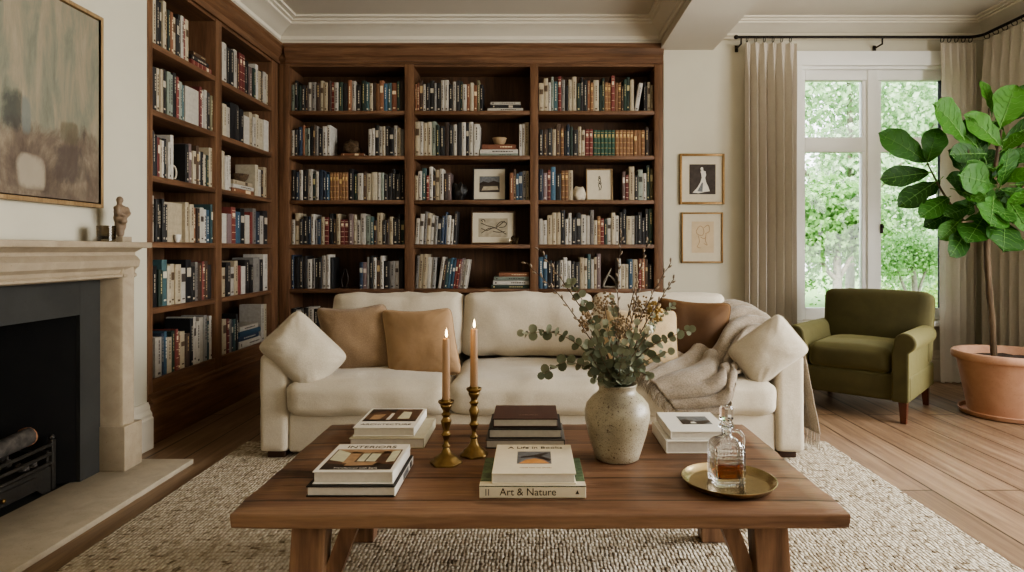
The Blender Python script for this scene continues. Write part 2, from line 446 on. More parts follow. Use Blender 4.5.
def text(name, s, size, mat, parent, loc, rot=(0, 0, 0), align='CENTER', squash=1.0, bold=0):
    cu = bpy.data.curves.new('t', 'FONT'); cu.body = s; cu.size = size; cu.align_x = align; cu.align_y = 'CENTER'; cu.extrude = .0002
    cu.offset = bold
    t = bpy.data.objects.new('t', cu); COL.objects.link(t)
    dg = bpy.context.evaluated_depsgraph_get()
    me = bpy.data.meshes.new_from_object(t.evaluated_get(dg)); bpy.data.objects.remove(t)
    o = bpy.data.objects.new(name, me); COL.objects.link(o); me.materials.clear(); me.materials.append(mat)
    o.parent = parent; o.location = loc; o.rotation_euler = rot; o.scale = (1, squash, 1)
    return o

def cushion_box(w, d, h, r=.05, crown=.03, n=14, wr=.004, seed=0, front=0.0):
    """rounded, crowned box cushion; local x width, y depth, z height from 0"""
    bm = bmesh.new(); bmesh.ops.create_cube(bm, size=2)
    bmesh.ops.subdivide_edges(bm, edges=list(bm.edges), cuts=n, use_grid_fill=True)
    for v in bm.verts:
        u = Vector(v.co); hx, hy, hz = w/2, d/2, h/2
        p = Vector((u.x*hx, u.y*hy, u.z*hz))
        rr = min(r, hz*.98, hx, hy)
        q = Vector((max(-hx+rr, min(hx-rr, p.x)), max(-hy+rr, min(hy-rr, p.y)), max(-hz+rr, min(hz-rr, p.z))))
        dd = p-q
        if dd.length > 1e-9: p = q+dd.normalized()*rr
        b = (1-u.x**4)*(1-u.y**4)
        p.z += crown*b*u.z
        p.y += front*u.y*(1-u.x**4)*(1-u.z**2)
        nz = noise.noise(Vector((p.x*7+seed*3.1, p.y*7, p.z*7+seed)))*wr*2+noise.noise(Vector((p.x*22+seed, p.y*22, p.z*22)))*wr*.6
        p += (dd.normalized() if dd.length > 1e-9 else Vector((0, 0, u.z))).normalized()*nz
        v.co = p+Vector((0, 0, hz))
    return bm

def pillow(w, h, t, n=22, pinch=.07, seed=0, wr=.008, sag=0.0, shear=0.0):
    """knife-edge pillow, local x width, z height centred on 0, y thickness"""
    b = B(); P = []
    for side in (-1, 1):
        G = []
        for i in range(n+1):
            row = []
            for j in range(n+1):
                u = -1+2*i/n; v = -1+2*j/n
                x = u*w/2*(1-pinch*(1-v*v)*abs(u)**3); z = v*h/2*(1-pinch*(1-u*u)*abs(v)**3)
                th = t/2*(max(0, (1-abs(u)**2.6)*(1-abs(v)**2.6)))**.55
                nn = noise.noise(Vector((u*1.5+seed*7.7, v*1.5+side, seed)))*wr*1.6+noise.noise(Vector((u*4+seed, v*2+side*3, 2)))*wr*.35
                edge = min(1, 4*(1-max(abs(u), abs(v))))
                # radial corner creases
                ang = math.atan2(v, u); cr = math.cos(ang*4)*.5+.5
                crease = math.sin((abs(u)-abs(v))*20+seed+2*noise.noise(Vector((u*2, v*2, seed))))*wr*.9*(max(abs(u), abs(v))**3)*(1 if min(abs(u), abs(v)) > .35 else .2)
                y = side*(th+(nn+crease)*edge)
                z2 = z-sag*(1-v*v)*(1-u*u)*.0 - sag*(v > 0)*v*v*(1-u*u)
                row.append(Vector((x, y, z2)))
            for p in row:
                k = 1-.10*(abs(2*p.x/w)**5)*(abs(2*p.z/h)**5); p.x *= k; p.z *= k; p.x += shear*p.z
            G.append(row)
        b.grid(G)
    return b
# ------------------------------------------------------------------ camera
cam = bpy.data.cameras.new('camera'); camo = bpy.data.objects.new('camera', cam); COL.objects.link(camo)
camo.location = (0, 0, 1.08); camo.rotation_euler = (PI/2, 0, 0)
cam.sensor_width = 36; cam.lens = 22.5; cam.shift_x = -20/1024; cam.shift_y = -36/1024; cam.clip_start = .05; cam.clip_end = 200
sc.camera = camo
def P(px, py, Y): return Vector(((px-532)/640*Y, Y, 1.08-(py-250)/640*Y))

S = dict(kind='structure')
WY = 5.3       # rear wall plane
LX = -2.1      # left wall plane
CZ = 2.95      # ceiling
# ------------------------------------------------------------------ room shell
B().box(-3, 4.2, -1.7, 5.9, -.12, 0).build('floor', M['floor'], label='oak plank floor of the living room', **S)
B().box(-3, 4.2, -1.7, 5.9, CZ, CZ+.12).build('ceiling', M['ceil'], label='pale plaster ceiling above the room', **S)
b = B()
b.box(-2.75, LX, -1.7, 1.73, 0, CZ).box(-2.75, LX, 2.97, 3.49, 0, CZ).box(-2.75, LX, 1.73, 2.97, .78, CZ)
b.box(-2.85, -2.5, 3.49, 5.9, 0, CZ).box(-2.85, -2.7, 1.6, 3.1, 0, 1)
b.build('wall_left', M['wall'], label='cream chimney breast wall with the fireplace', **S)
b = B()
b.box(-2.75, 1.09, 5.68, 5.9, 0, CZ).box(1.09, 2.2, WY, 5.42, 0, CZ).box(3.5, 4.2, WY, 5.42, 0, CZ).box(2.2, 3.5, WY, 5.42, 0, .5).box(2.2, 3.5, WY, 5.42, 2.62, CZ)
b.box(1.09, 1.2, 5.42, 5.9, 0, CZ)
b.build('wall_back', M['wall'], label='cream rear wall around the garden window', **S)
b = B()
b.box(3.74, 3.95, -1.7, .6, 0, CZ).box(3.74, 3.95, 3.6, 5.6, 0, CZ).box(3.74, 3.95, .6, 3.6, 0, .45).box(3.74, 3.95, .6, 3.6, 2.62, CZ)
b.build('wall_right', M['wall'], label='cream side wall behind the fig plant', **S)
B().box(-2.75, 3.95, -1.8, -1.6, 0, CZ).build('wall_front', M['wall'], label='cream wall behind the viewer', **S)
B().box(1.06, 1.50, -1.6, WY, 2.736, CZ).build('trim_1', M['ceil'], label='boxed ceiling beam running toward the bookcase', **S)
# cornice (distance from wall, z)
def corn(z0):
    h = CZ-z0
    pr = [(0, 0), (.02, 0), (.02, .16), (.035, .2), (.035, .36), (.06, .42), (.09, .52), (.13, .62), (.17, .68), (.17, .78), (.195, .8), (.195, .88), (.23, .9), (.23, 1), (0, 1)]
    return [(d, z0+q*h) for d, q in pr]
b = B()
c = corn(2.778)
b.prism([(WY-d, z) for d, z in c], 'X', LX, 1.06).prism([(LX+d, z) for d, z in c], 'Y', -1.6, WY)
b.prism([(1.06-d*.6, z) for d, z in corn(2.80)], 'Y', -1.6, WY)
b.build('trim_2', M['trim'], smooth=30, label='stepped plaster cornice above the bookcases', **S)
b = B(); c = corn(2.82)
b.prism([(WY-d*.9, z) for d, z in c], 'X', 1.5, 3.74).prism([(3.74-d*.9, z) for d, z in c], 'Y', -1.6, WY)
b.build('trim_3', M['trim'], smooth=30, label='stepped plaster cornice above the window', **S)
# baseboards
def base_prof(sx, x, h=.25, t=.035):
    return [(x, 0), (x+sx*t, 0), (x+sx*t, h*.66), (x+sx*t*.8, h*.7), (x+sx*t*.8, h*.76), (x+sx*t*.45, h*.84), (x+sx*t*.45, h*.9), (x+sx*t*.2, h), (x, h)]
B().prism(base_prof(1, LX), 'Y', 3.175, 3.493).prism(base_prof(1, LX), 'Y', -1.6, 1.52).build('baseboard_left', M['trim'], smooth=30, label='white moulded skirting beside the fireplace', **S)
B().prism(base_prof(-1, WY), 'X', 1.09, 3.74).build('baseboard_back', M['trim'], smooth=30, label='white moulded skirting under the window', **S)
B().prism(base_prof(-1, 3.74), 'Y', -1.6, WY-.036).build('baseboard_right', M['trim'], smooth=30, label='white moulded skirting behind the fig plant', **S)

# window
def window():
    w = empty('window_1', (2.85, WY, .5), label='white wooden four pane garden window', **S)
    def bl(name, m, bev=.004, boxes=()):
        b = B()
        for q in boxes: b.box(q[0]-2.85, q[1]-2.85, q[2]-WY, q[3]-WY, q[4]-.5, q[5]-.5, bev)
        return b.build(name, m, w, smooth=30)
    W = M['winwhite']
    bl('casing', W, .006, [(2.12, 2.23, WY-.03, WY+.01, .5, 2.62), (3.47, 3.58, WY-.03, WY+.01, .5, 2.62), (2.12, 3.58, WY-.035, WY+.01, 2.6, 2.72)])
    bl('jamb', W, 0, [(2.2, 2.24, WY, 5.43, .5, 2.62), (3.46, 3.5, WY, 5.43, .5, 2.62), (2.24, 3.46, WY, 5.43, 2.58, 2.62)])
    bl('sill', W, .008, [(2.08, 3.62, WY-.08, WY+.12, .455, .495)])
    bl('sash_frame', W, .006, [(2.205, 2.285, WY+.05, WY+.12, .49, 2.6), (3.432, 3.495, WY+.05, WY+.12, .49, 2.6), (2.285, 3.432, WY+.05, WY+.12, 2.50, 2.6), (2.285, 3.432, WY+.05, WY+.12, .49, .595)])
    bl('mullion', W, .006, [(2.765, 2.925, WY+.06, WY+.115, .595, 2.5), (2.80, 2.89, WY+.035, WY+.07, .5, 2.595)])
    bl('transom', W, .006, [(2.285, 2.80, WY+.055, WY+.117, 1.90, 2.025), (2.89, 3.432, WY+.055, WY+.117, 1.90, 2.025)])
    for x0, x1 in ((2.28, 2.77), (2.92, 3.436)):
        for z0, z1 in ((.59, 1.91), (2.02, 2.51)):
            bl('pane', M['pane'], 0, [(x0, x1, WY+.085, WY+.089, z0, z1)])
    hb = B().box(2.915-2.85, 2.93-2.85, .035, .06, .72, .80, .003).box(2.917-2.85, 2.927-2.85, .02, .04, .76, .79, .003)
    hb.build('latch', M['bronze'], w, smooth=30)
window()
def side_window():
    w = empty('window_2', (3.74, 2.1, .45), label='tall white side window beside the seating, past the fig plant', **S)
    def bl(name, *boxes, m='winwhite'):
        b = B()
        for q in boxes: b.box(*q, .004 if m == 'winwhite' else 0)
        return b.build(name, M[m], w, smooth=30)
    bl('casing', (-.03, .0, -1.6, -1.5, .0, 2.17), (-.03, .0, 1.5, 1.6, .0, 2.17), (-.032, .0, -1.6, 1.6, 2.17, 2.28))
    bl('sill', (-.07, .2, -1.62, 1.62, -.035, .0))
    bl('sash_frame', (.15, .2, -1.5, -1.42, 0, 2.17), (.15, .2, 1.42, 1.5, 0, 2.17), (.15, .2, -1.42, 1.42, 0, .09), (.15, .2, -1.42, 1.42, 2.08, 2.17))
    for y in (-.48, .48): bl('mullion', (.15, .2, y-.04, y+.04, .09, 2.08))
    for y0, y1 in ((-1.42, -.52), (-.44, .44), (.52, 1.42)): bl('pane', (.172, .176, y0, y1, .09, 2.08), m='pane')
side_window()

# ------------------------------------------------------------------ bookcases
SH = [2.235, 1.863, 1.494, 1.126, .757, .36]   # shelf tops
def bookcase_back():
    r = empty('bookcase', ((LX+1.082)/2, WY, 0), label='wall-wide dark wood bookcase in three bays behind the sofa', cat='bookcase')
    ox, oy = r.location.x, r.location.y
    def bx(name, m, *qs, bev=.004, label=None):
        b = B()
        for q in qs: b.box(q[0]-ox, q[1]-ox, q[2]-oy, q[3]-oy, q[4], q[5], bev)
        return b.build(name, m, r, smooth=30, label=label)
    bx('back_panel', M['bwback'], (-2.1, 1.08, 5.625, 5.65, .2, 2.75), bev=0)
    for x0, x1 in ((LX+.001, -2.012), (-1.056, -.980), (-.0166, .052), (1.014, 1.085)):
        bx('upright', M['bwZ'], (x0, x1, WY, 5.625, .26, 2.62))
    bx('top_rail', M['bwX'], (LX, 1.085, WY+.004, 5.62, 2.60, 2.77), bev=0)
    cr = B().prism([(5.31-oy, 2.62), (5.285-oy, 2.62), (5.285-oy, 2.64), (5.296-oy, 2.645), (5.296-oy, 2.675), (5.28-oy, 2.69), (5.265-oy, 2.715), (5.262-oy, 2.74), (5.245-oy, 2.755), (5.245-oy, 2.776), (5.31-oy, 2.776)], 'X', LX+.06-ox, 1.085-ox)
    cr.build('crown_moulding', M['bwX'], r, smooth=30)
    for (x0, x1) in ((-2.012, -1.056), (-.980, -.0166), (.052, 1.014)):
        for z in SH: bx('shelf', M['bwX'], (x0-.002, x1+.002, WY+.004, 5.625, z-.033, z), bev=.003)
    bx('plinth', M['bwX'], (LX+.01, 1.085, WY-.005, 5.62, 0, .235))
    B().prism([(5.31-oy, .235), (5.275-oy, .235), (5.275-oy, .25), (5.285-oy, .262), (5.285-oy, .275), (5.297-oy, .285), (5.31-oy, .285)], 'X', LX+.03-ox, 1.085-ox).build('base_moulding', M['bwX'], r, smooth=30)
    bx('bottom_rail', M['bwX'], (LX, 1.085, WY+.003, 5.62, .28, .33), bev=0)
bookcase_back()
def bookcase_left():
    r = empty('bookcase', (LX, 4.4, 0), label='narrower dark wood bookcase in two bays beside the fireplace', cat='bookcase')
    ox, oy = LX, 4.4
    def bx(name, m, *qs, bev=.004):
        b = B()
        for q in qs: b.box(q[0]-ox, q[1]-ox, q[2]-oy, q[3]-oy, q[4], q[5], bev)
        return b.build(name, m, r, smooth=30)
    bx('back_panel', M['bwback'], (-2.47, -2.445, 3.495, 5.29, .2, 2.75), bev=0)
    for y0, y1 in ((3.495, 3.546), (4.253, 4.335), (5.168, 5.299)):
        bx('upright', M['bwZ'], (-2.445, LX, y0, y1, .26, 2.62))
    bx('top_rail', M['bwY'], (-2.44, LX-.004, 3.495, 5.298, 2.60, 2.77), bev=0)
    B().prism([(LX-.01-ox, 2.62), (LX+.015-ox, 2.62), (LX+.015-ox, 2.64), (LX+.004-ox, 2.645), (LX+.004-ox, 2.675), (LX+.02-ox, 2.69), (LX+.035-ox, 2.715), (LX+.038-ox, 2.74), (LX+.055-ox, 2.755), (LX+.055-ox, 2.776), (LX-.01-ox, 2.776)], 'Y', 3.495-oy, 5.298-oy).build('crown_moulding', M['bwY'], r, smooth=30)
    for (y0, y1) in ((3.546, 4.253), (4.335, 5.168)):
        for z in SH: bx('shelf', M['bwY'], (-2.445, LX-.004, y0-.002, y1+.002, z-.033, z), bev=.003)
    bx('plinth', M['bwY'], (-2.44, LX+.005, 3.5, 5.294, 0, .235))
    B().prism([(LX-.01-ox, .235), (LX+.025-ox, .235), (LX+.025-ox, .25), (LX+.015-ox, .262), (LX+.015-ox, .275), (LX+.003-ox, .285), (LX-.01-ox, .285)], 'Y', 3.5-oy, 5.294-oy).build('base_moulding', M['bwY'], r, smooth=30)
    bx('bottom_rail', M['bwY'], (-2.44, LX-.003, 3.5, 5.298, .28, .33), bev=0)
bookcase_left()

# ------------------------------------------------------------------ books
PAL = {  # code: (colour words, [hex variants], title hex)
 'k': ('black', ['#211f1e', '#2b2826', '#1b1a1c', '#302a27'], '#b8ad98'),
 'w': ('off-white', ['#b5ad9c', '#bfb8aa', '#a9a192'], '#4a4038'),
 'c': ('cream', ['#b3a280', '#b8a98a', '#a89674'], '#5a4632'),
 'n': ('dark brown', ['#4b3526', '#3c2a20', '#5a402c'], '#b59b70'),
 'o': ('rust orange', ['#8e5332', '#985c38', '#84482c'], '#e0c8a0'),
 'r': ('red', ['#863028', '#772b25', '#8c3a30'], '#dcc9a8'),
 'g': ('dark green', ['#24392c', '#2b4434', '#1f3328'], '#b7a877'),
 't': ('teal', ['#38595a', '#40666a', '#2f5054'], '#c9c2ac'),
 's': ('sage green', ['#7f8a78', '#8c9686', '#747f70'], '#3c3a30'),
 'b': ('navy blue', ['#27344a', '#2d3f5c', '#222c40'], '#b8b4a4'),
 'B': ('bright blue', ['#345a74', '#3a6480', '#2f526a'], '#dcd8cc'),
 'y': ('grey', ['#817b72', '#8e8a84', '#746e66'], '#2e2a26'),
 'p': ('dusty mauve', ['#77605c', '#83696a', '#6c5650'], '#cfc0b0'),
 'l': ('tan leather', ['#8c5a30', '#96643a', '#80502a'], '#d4b070'),
 'e': ('olive', ['#6a6240', '#766e4c', '#5e5838'], '#d0c49c'),
 'G': ('emerald green', ['#1f4a34', '#25523c', '#1a4230'], '#b79f60'),
}
def mute(h, s=.8):
    c = [int(h[i:i+2], 16)/255 for i in (1, 3, 5)]; g = .3*c[0]+.59*c[1]+.11*c[2]
    return '#'+''.join('%02x' % max(0, min(255, round(255*(g+(x-g)*s)))) for x in c)
for k, (nm, hs, t) in PAL.items():
    for i, h in enumerate(hs): M['bk_%s%d' % (k, i)] = plain('book_%s_%d' % (k, i), mute(h), .62, vary=.12, scale=40)
    M['bt_'+k] = plain('book_title_'+k, t, .6, vary=.05)
ORD = 'zeroth first second third fourth fifth sixth seventh eighth ninth tenth eleventh twelfth thirteenth fourteenth fifteenth sixteenth seventeenth eighteenth nineteenth twentieth'.split()
SHELFN = ['top', 'second', 'third', 'fourth', 'fifth', 'sixth']

def book_mesh(w, h, d, code, titled=True):
    b = B(); rd = min(.004, w*.3)
    pr = [(0, rd), (.2*w, rd*.25), (.5*w, 0), (.8*w, rd*.25), (w, rd), (w, d), (0, d)]
    n = len(pr)
    V = [(x, y, 0) for x, y in pr]+[(x, y, h) for x, y in pr]
    F = [[i, (i+1) % n, n+(i+1) % n, n+i] for i in range(n)]+[list(range(n))[::-1]]
    b.add(V, F, 0)
    e = min(.0025, w*.2)
    ip = [(e, rd+.003), (w-e, rd+.003), (w-e, d-.001), (e, d-.001)]
    # rim of the covers and the page block, a little lower
    V = [(x, y, h) for x, y in pr]+[(x, y, h) for x, y in ip]+[(x, y, h-.004) for x, y in ip]
    b.add(V, [[0, 1, 2, 3, 4, 8, 7], [4, 5, 9, 8], [5, 6, 10, 9], [6, 0, 7, 10]], 0)
    b.add([(x, y, h-.003) for x, y in ip], [[0, 1, 2, 3]], 1)
    if titled:
        tw = min(.009, w*R.uniform(.16, .30)); cx = w/2
        z = h*R.uniform(.62, .9); y = -.0007
        style = R.random()
        def q(x0, x1, z0, z1): b.add([(x0, y, z0), (x1, y, z0), (x1, y, z1), (x0, y, z1)], [[0, 1, 2, 3]], 2)
        if code in 'lrG' and style < .85:     # gilt bands of old bindings
            for f in (.1, .3, .5, .7, .9): q(w*.1, w*.9, h*f, h*f+.003)
            q(w*.2, w*.8, h*.74, h*.84)
        elif style < .75:
            L = h*R.uniform(.3, .6); z1 = h*R.uniform(.78, .93); z = z1
            while z > z1-L:
                s = R.uniform(.008, .022); q(cx-tw/2, cx+tw/2, z-s, z); z -= s+R.uniform(.003, .006)
            if R.random() < .6: q(cx-w*.2, cx+w*.2, h*.06, h*.06+.012)
        elif style < .9:
            q(w*.12, w*.88, h*.6, h*R.uniform(.72, .85)); q(w*.25, w*.75, h*.1, h*.14)
    return b

BOOKS = []   # dict(w,h,d,code,var, mat(Matrix), label, group, area)
def proj_area(mw, w, h):
    c = [mw @ Vector(p) for p in ((0, 0, 0), (w, 0, 0), (w, 0, h), (0, 0, h))]
    q = [(532+v.x*640/v.y, 250-(v.z-1.08)*640/v.y) for v in c]
    return abs(sum(q[i][0]*q[(i+1) % 4][1]-q[(i+1) % 4][0]*q[i][1] for i in range(4)))/2

def frame_back(x, z, y0=5.335): return Matrix.Translation((x, y0, z))
def frame_left(y, z, x0=-2.135): return Matrix.Translation((x0, y, z)) @ Matrix.Rotation(PI/2, 4, 'Z')

LIM = {('back', 'left'): (-2.009, -1.059), ('back', 'middle'): (-.977, -.020), ('back', 'right'): (.055, 1.011), ('left', 'near'): (3.550, 4.249), ('left', 'far'): (4.339, 5.164)}
def span(case, bay, px0, px1):
    lo, hi = LIM[(case, bay)]
    f = (lambda p: (p-532)/640*5.335) if case == 'back' else (lambda p: 640*2.115/(532-p))
    return max(lo, min(hi, f(px0))), max(lo, min(hi, f(px1)))

def row(case, bay, shelf, groups):
    """groups: (px0, px1, codes, (hmin,hmax), lean) along one shelf"""
    tot = sum(len(g[2]) for g in groups); idx = 0
    z = SH[shelf]+.0008
    for g in groups:
        px0, px1, codes = g[:3]; hr = g[3] if len(g) > 3 else (.215, .265); lean = math.radians(g[4]) if len(g) > 4 else 0
        if case == 'back':
            a0, a1 = span(case, bay, px0, px1)
        else:
            a0, a1 = span(case, bay, px0, px1)
        wts = []; last = None; sh = 1; hh = .24; hs = []; vs = []
        for c in codes:
            if c in 'lGr' and c == last:
                pass
            else:
                sh = R.uniform(.7, 1.4)*(1.15 if c in 'wck' else 1); hh = R.uniform(*hr); vi = R.randrange(3)
            if c in 'lG' and case == 'back' : hh = hr[0]+(hr[1]-hr[0])*.35; sh = 1
            wts.append(sh); hs.append(hh); vs.append(vi % len(PAL[c][1])); last = c
        L = a1-a0
        if lean: L -= hr[1]*math.sin(abs(lean))
        un = L/sum(wts); a = a0
        for c, wt, h, vi in zip(codes, wts, hs, vs):
            w = un*wt*(math.cos(lean) if lean else 1)-.0012; d = R.uniform(.15, .19)
            idx += 1
            jy = R.uniform(0, .012)
            fr = (frame_back(a+.0004, z, 5.335+jy) if case == 'back' else frame_left(a+.0004, z, -2.115-jy))
            if lean > 0:   # leans to the right: pivot on the lower right corner
                fr = fr @ Matrix.Translation((0, 0, w*math.sin(lean)+.0005)) @ Matrix.Rotation(lean, 4, 'Y')
            elif lean < 0:
                fr = fr @ Matrix.Translation((hr[1]*math.sin(-lean), 0, .0005)) @ Matrix.Rotation(lean, 4, 'Y')
            pos = ORD[idx]+' from the left end' if idx <= (tot+1)//2 else ORD[tot-idx+1]+' from the right end'
            if idx == 1 and tot > 1: pos = 'standing at the left end'
            if idx == tot and tot > 1: pos = 'standing at the right end'
            place = ('%s bay of back bookcase' if case == 'back' else '%s bay of side bookcase') % bay
            BOOKS.append(dict(w=w, h=h, d=d, code=c, var=vi, m=fr, area=proj_area(fr, w, h),
                              label='%s book, %s, %s shelf, %s' % (PAL[c][0], pos, SHELFN[shelf], place),
                              group='books on the %s shelf, %s' % (SHELFN[shelf], place)))
            a += un*wt
def flat_stack(case, bay, shelf, items, depth=.19, what=None):
    """items bottom-up: (px0, px1, thickness, code)"""
    z = SH[shelf]+.0008; n = len(items)
    for i, (px0, px1, th, c) in enumerate(items):
        if case == 'back':
            a0, a1 = span(case, bay, px0, px1); fr = frame_back(a0, z+th, 5.33+R.uniform(0, .01))
        else:
            a0, a1 = span(case, bay, px0, px1); fr = frame_left(a0, z+th, -2.115-R.uniform(0, .01))
        fr = fr @ Matrix.Rotation(PI/2, 4, 'Y')
        pos = 'bottom' if i == 0 else 'top' if i == n-1 else 'middle' if n == 3 else ('second from bottom' if i == 1 else 'third from bottom')
        place = ('%s bay of back bookcase' if case == 'back' else '%s bay of side bookcase') % bay
        BOOKS.append(dict(w=th, h=a1-a0, d=depth, code=c, var=i % 3, m=fr, area=1e6,
                          label='%s book, %s in pile, %s shelf, %s' % (PAL[c][0], pos, SHELFN[shelf], place), group='books lying flat, %s shelf, %s' % (SHELFN[shelf], place)))
        z += th+.0008
    return z
def cover_out(case, bay, shelf, px0, px1, h, code, label, back=.06):  # no spine lettering on these
    """a book stood with its front cover turned to the room, leaning on the row behind"""
    a0, a1 = span(case, bay, px0, px1)
    fr = frame_left(a0, SH[shelf]+.0008, -2.12-back)
    BOOKS.append(dict(w=a1-a0, h=h, d=.03, code=code, var=0, m=fr, area=1e6, plain=True, label=label, group='large books shown cover outward'))

t = 'left'
row('back', t, 0, [(290, 404, 'skgknwynccnrwgkowkgtcnloBtogn')])
row('back', t, 1, [(290, 330, 'wkbossknykww'), (368, 404, 'wwkwckkwcy')])
zL2 = flat_stack('back', t, 1, [(341, 364, .022, 'o')])
row('back', t, 2, [(290.5, 329, 'kbwkwgwbbB'), (329.5, 348, 'llllll'), (348.5, 404, 'kgwnccwskkkkk')])
row('back', t, 3, [(291, 404, 'wckkbwybcrkncrrpcwwstncknckkg', (.2, .265))])
row('back', t, 4, [(290.5, 333, 'bkkkwykkwwk', (.24, .285)), (359, 403, 'bpykwnwkywk', (.21, .28))])
row('back', t, 5, [(291, 318, 'kwykwk')])
t = 'middle'
row('back', t, 0, [(414.5, 483, 'oonwkkykwwkwkgwocoek')])
flat_stack('back', t, 0, [(487.5, 523, .028, 'w'), (490, 521, .025, 'k'), (490.5, 520.5, .025, 'w')])
row('back', t, 1, [(414.5, 473, 'cwccsgknkwkwkw', (.25, .29)), (473.3, 479.5, 'w', (.26, .27)), (519, 529, 'wwc', (.24, .3))])
zM2 = flat_stack('back', t, 1, [(479.8, 518, .02, 's'), (480, 518, .034, 'w'), (482, 516, .042, 'o')])
row('back', t, 2, [(414.5, 451, 'cwtrwncwnp', (.2, .28)), (509.5, 529, 'onBbyc', (.22, .26))])
row('back', t, 3, [(414.5, 458, 'wwycwykbbwwk', (.21, .29), 3)])
row('back', t, 4, [(414.5, 437, 'yccwy', (.25, .29), 3), (437.5, 471, 'wntBBrrpww', (.21, .28), 8)])
flat_stack('back', t, 4, [(491, 529, .03, 'g'), (493, 529, .036, 'w'), (494, 529, .032, 's'), (499, 529, .034, 'o')])
t = 'right'
row('back', t, 0, [(538.8, 634, 'ccwstrykccgkkolcggllrllnggc', (.21, .3)), (634.4, 643.5, 'w', (.235, .24), 10), (644, 654, 'kkcc', (.21, .25))])
row('back', t, 1, [(539, 585, 'knkcnlkbgkcc', (.21, .27)), (585.4, 593, 'rr', (.22, .23)), (593.3, 615, 'GGGGGG', (.2, .25)), (615.3, 645, 'llllllll', (.2, .25)), (645.3, 654, 'nn', (.2, .25))])
row('back', t, 2, [(538.8, 573, 'bprBkllc', (.22, .3)), (622.5, 654, 'prckswge', (.19, .3))])
row('back', t, 3, [(538.8, 654.2, 'wwccckwwkkwwyclrgwcwkkcwkkkkg', (.2, .3))])
row('back', t, 4, [(538.8, 601, 'BBknkwwwkkcctwcp', (.22, .29)), (618, 654, 'wccBcronk', (.2, .27))])
t = 'near'
row('left', t, 0, [(153.6, 191, 'ckkcngockkwrc', (.22, .28))])
flat_stack('left', t, 0, [(192, 212, .035, 'r'), (193, 210, .03, 'k'), (194, 207, .025, 'n')])
row('left', t, 1, [(153.6, 186, 'kccksskrst', (.22, .27)), (200.5, 215.5, 'rwwke', (.21, .26))])
cover_out('left', t, 1, 186.8, 200, .225, 'w', 'off-white hardback shown cover outward, second shelf, near bay of side bookcase', .0)
row('left', t, 2, [(153.6, 175, 'kkrcwkww', (.21, .27)), (187, 215, 'kpcnwkcgc', (.2, .27))])
row('left', t, 3, [(153.6, 169, 'wkkkk', (.21, .27)), (187, 215.5, 'cconwwBt', (.21, .26))])
cover_out('left', t, 3, 169.6, 186.6, .235, 'c', 'cream hardback shown cover outward behind white bowl, near bay of side bookcase', .02)
row('left', t, 4, [(153.6, 214, 'kgtcccwkkynrnk', (.2, .27))])
row('left', t, 5, [(156, 191, 'wbBcgrocn', (.2, .25)), (191.4, 215, 'kwwwytw', (.25, .3))])
t = 'far'
row('left', t, 0, [(223.6, 269.5, 'wkkwnrrkkpgwcnwc', (.22, .28))])
row('left', t, 1, [(223.6, 269.5, 'cwkkkwcwccw', (.2, .27))])
row('left', t, 2, [(223.6, 232, 'cww', (.22, .27)), (256, 268, 'cwnc', (.21, .26))])
zF3 = flat_stack('left', t, 2, [(233, 255, .03, 'o'), (233.5, 254, .026, 'w'), (234, 253, .03, 'c')])
row('left', t, 3, [(223.6, 269, 'wprBkwrybwk', (.2, .27))])
row('left', t, 4, [(223.6, 254, 'ckwcrwkk', (.2, .25)), (254.4, 269, 'ykw', (.24, .29))])
row('left', t, 5, [(223.6, 239, 'crybtk', (.22, .27)), (262, 268, 'wc', (.27, .3))])
flat_stack('left', t, 5, [(240, 261, .05, 'w'), (240, 260, .035, 'b'), (240, 261, .035, 'B'), (241, 259, .035, 'w')])


KEEP = 300-10
BOOKS.sort(key=lambda q: -q['area'])
seen = {}
for q in BOOKS[:KEEP]:
    b = book_mesh(q['w'], q['h'], q['d'], q['code'], not q.get('plain'))
    o = b.build('book', [M['bk_%s%d' % (q['code'], q['var'])], M['page'], M['bt_'+q['code']]], fix=False)
    o.matrix_world = q['m']
    tag(o, q['label'], 'book', q['group'])
if len(BOOKS) > KEEP:
    b = B(); keys = []
    def slot(k):
        if k not in keys: keys.append(k)
        return keys.index(k)
    for q in BOOKS[KEEP:]:
        t = book_mesh(q['w'], q['h'], q['d'], q['code'])
        loc = [slot('bk_%s%d' % (q['code'], q['var'])), slot('page'), slot('bt_'+q['code'])]
        n = len(b.V); b.V += [tuple(q['m'] @ Vector(v)) for v in t.V]; b.F += [tuple(i+n for i in f) for f in t.F]; b.I += [loc[i] for i in t.I]
    b.build('shelf_books', [M[k] for k in keys], fix=False, label='the thinner slim books standing between the larger ones in both bookcases', cat='books', kind='stuff')
print('BOOKS', len(BOOKS))

# ------------------------------------------------------------------ things on the shelves
def bowl(name, c, r, h, mat, label, cat='bowl', wall=.006):
    pr = [(0, 0), (r*.45, 0), (r*.5, h*.06), (r*.8, h*.4), (r, h), (r-wall, h), (r*.74, h*.42), (r*.4, h*.14), (0, h*.12)]
    return B().lathe(pr, (0, 0, 0), 28).build(name, mat, smooth=50, loc=c, label=label, cat=cat)
def rock(name, c, s, mat, label, cat, seed=0, amp=.35, lv=3):
    bm = bmesh.new(); bmesh.ops.create_icosphere(bm, subdivisions=lv, radius=1)
    for v in bm.verts:
        k = 1+amp*noise.noise(v.co*1.6+Vector((seed, seed*2, 0)))+amp*.4*noise.noise(v.co*4+Vector((seed, 0, 3)))
        v.co = Vector((v.co.x*s[0]*k, v.co.y*s[1]*k, max(v.co.z*k, -.75)*s[2]))
    zmin = min(v.co.z for v in bm.verts)
    for v in bm.verts: v.co.z -= zmin
    return B().bm(bm).build(name, mat, smooth=60, loc=c, label=label, cat=cat)
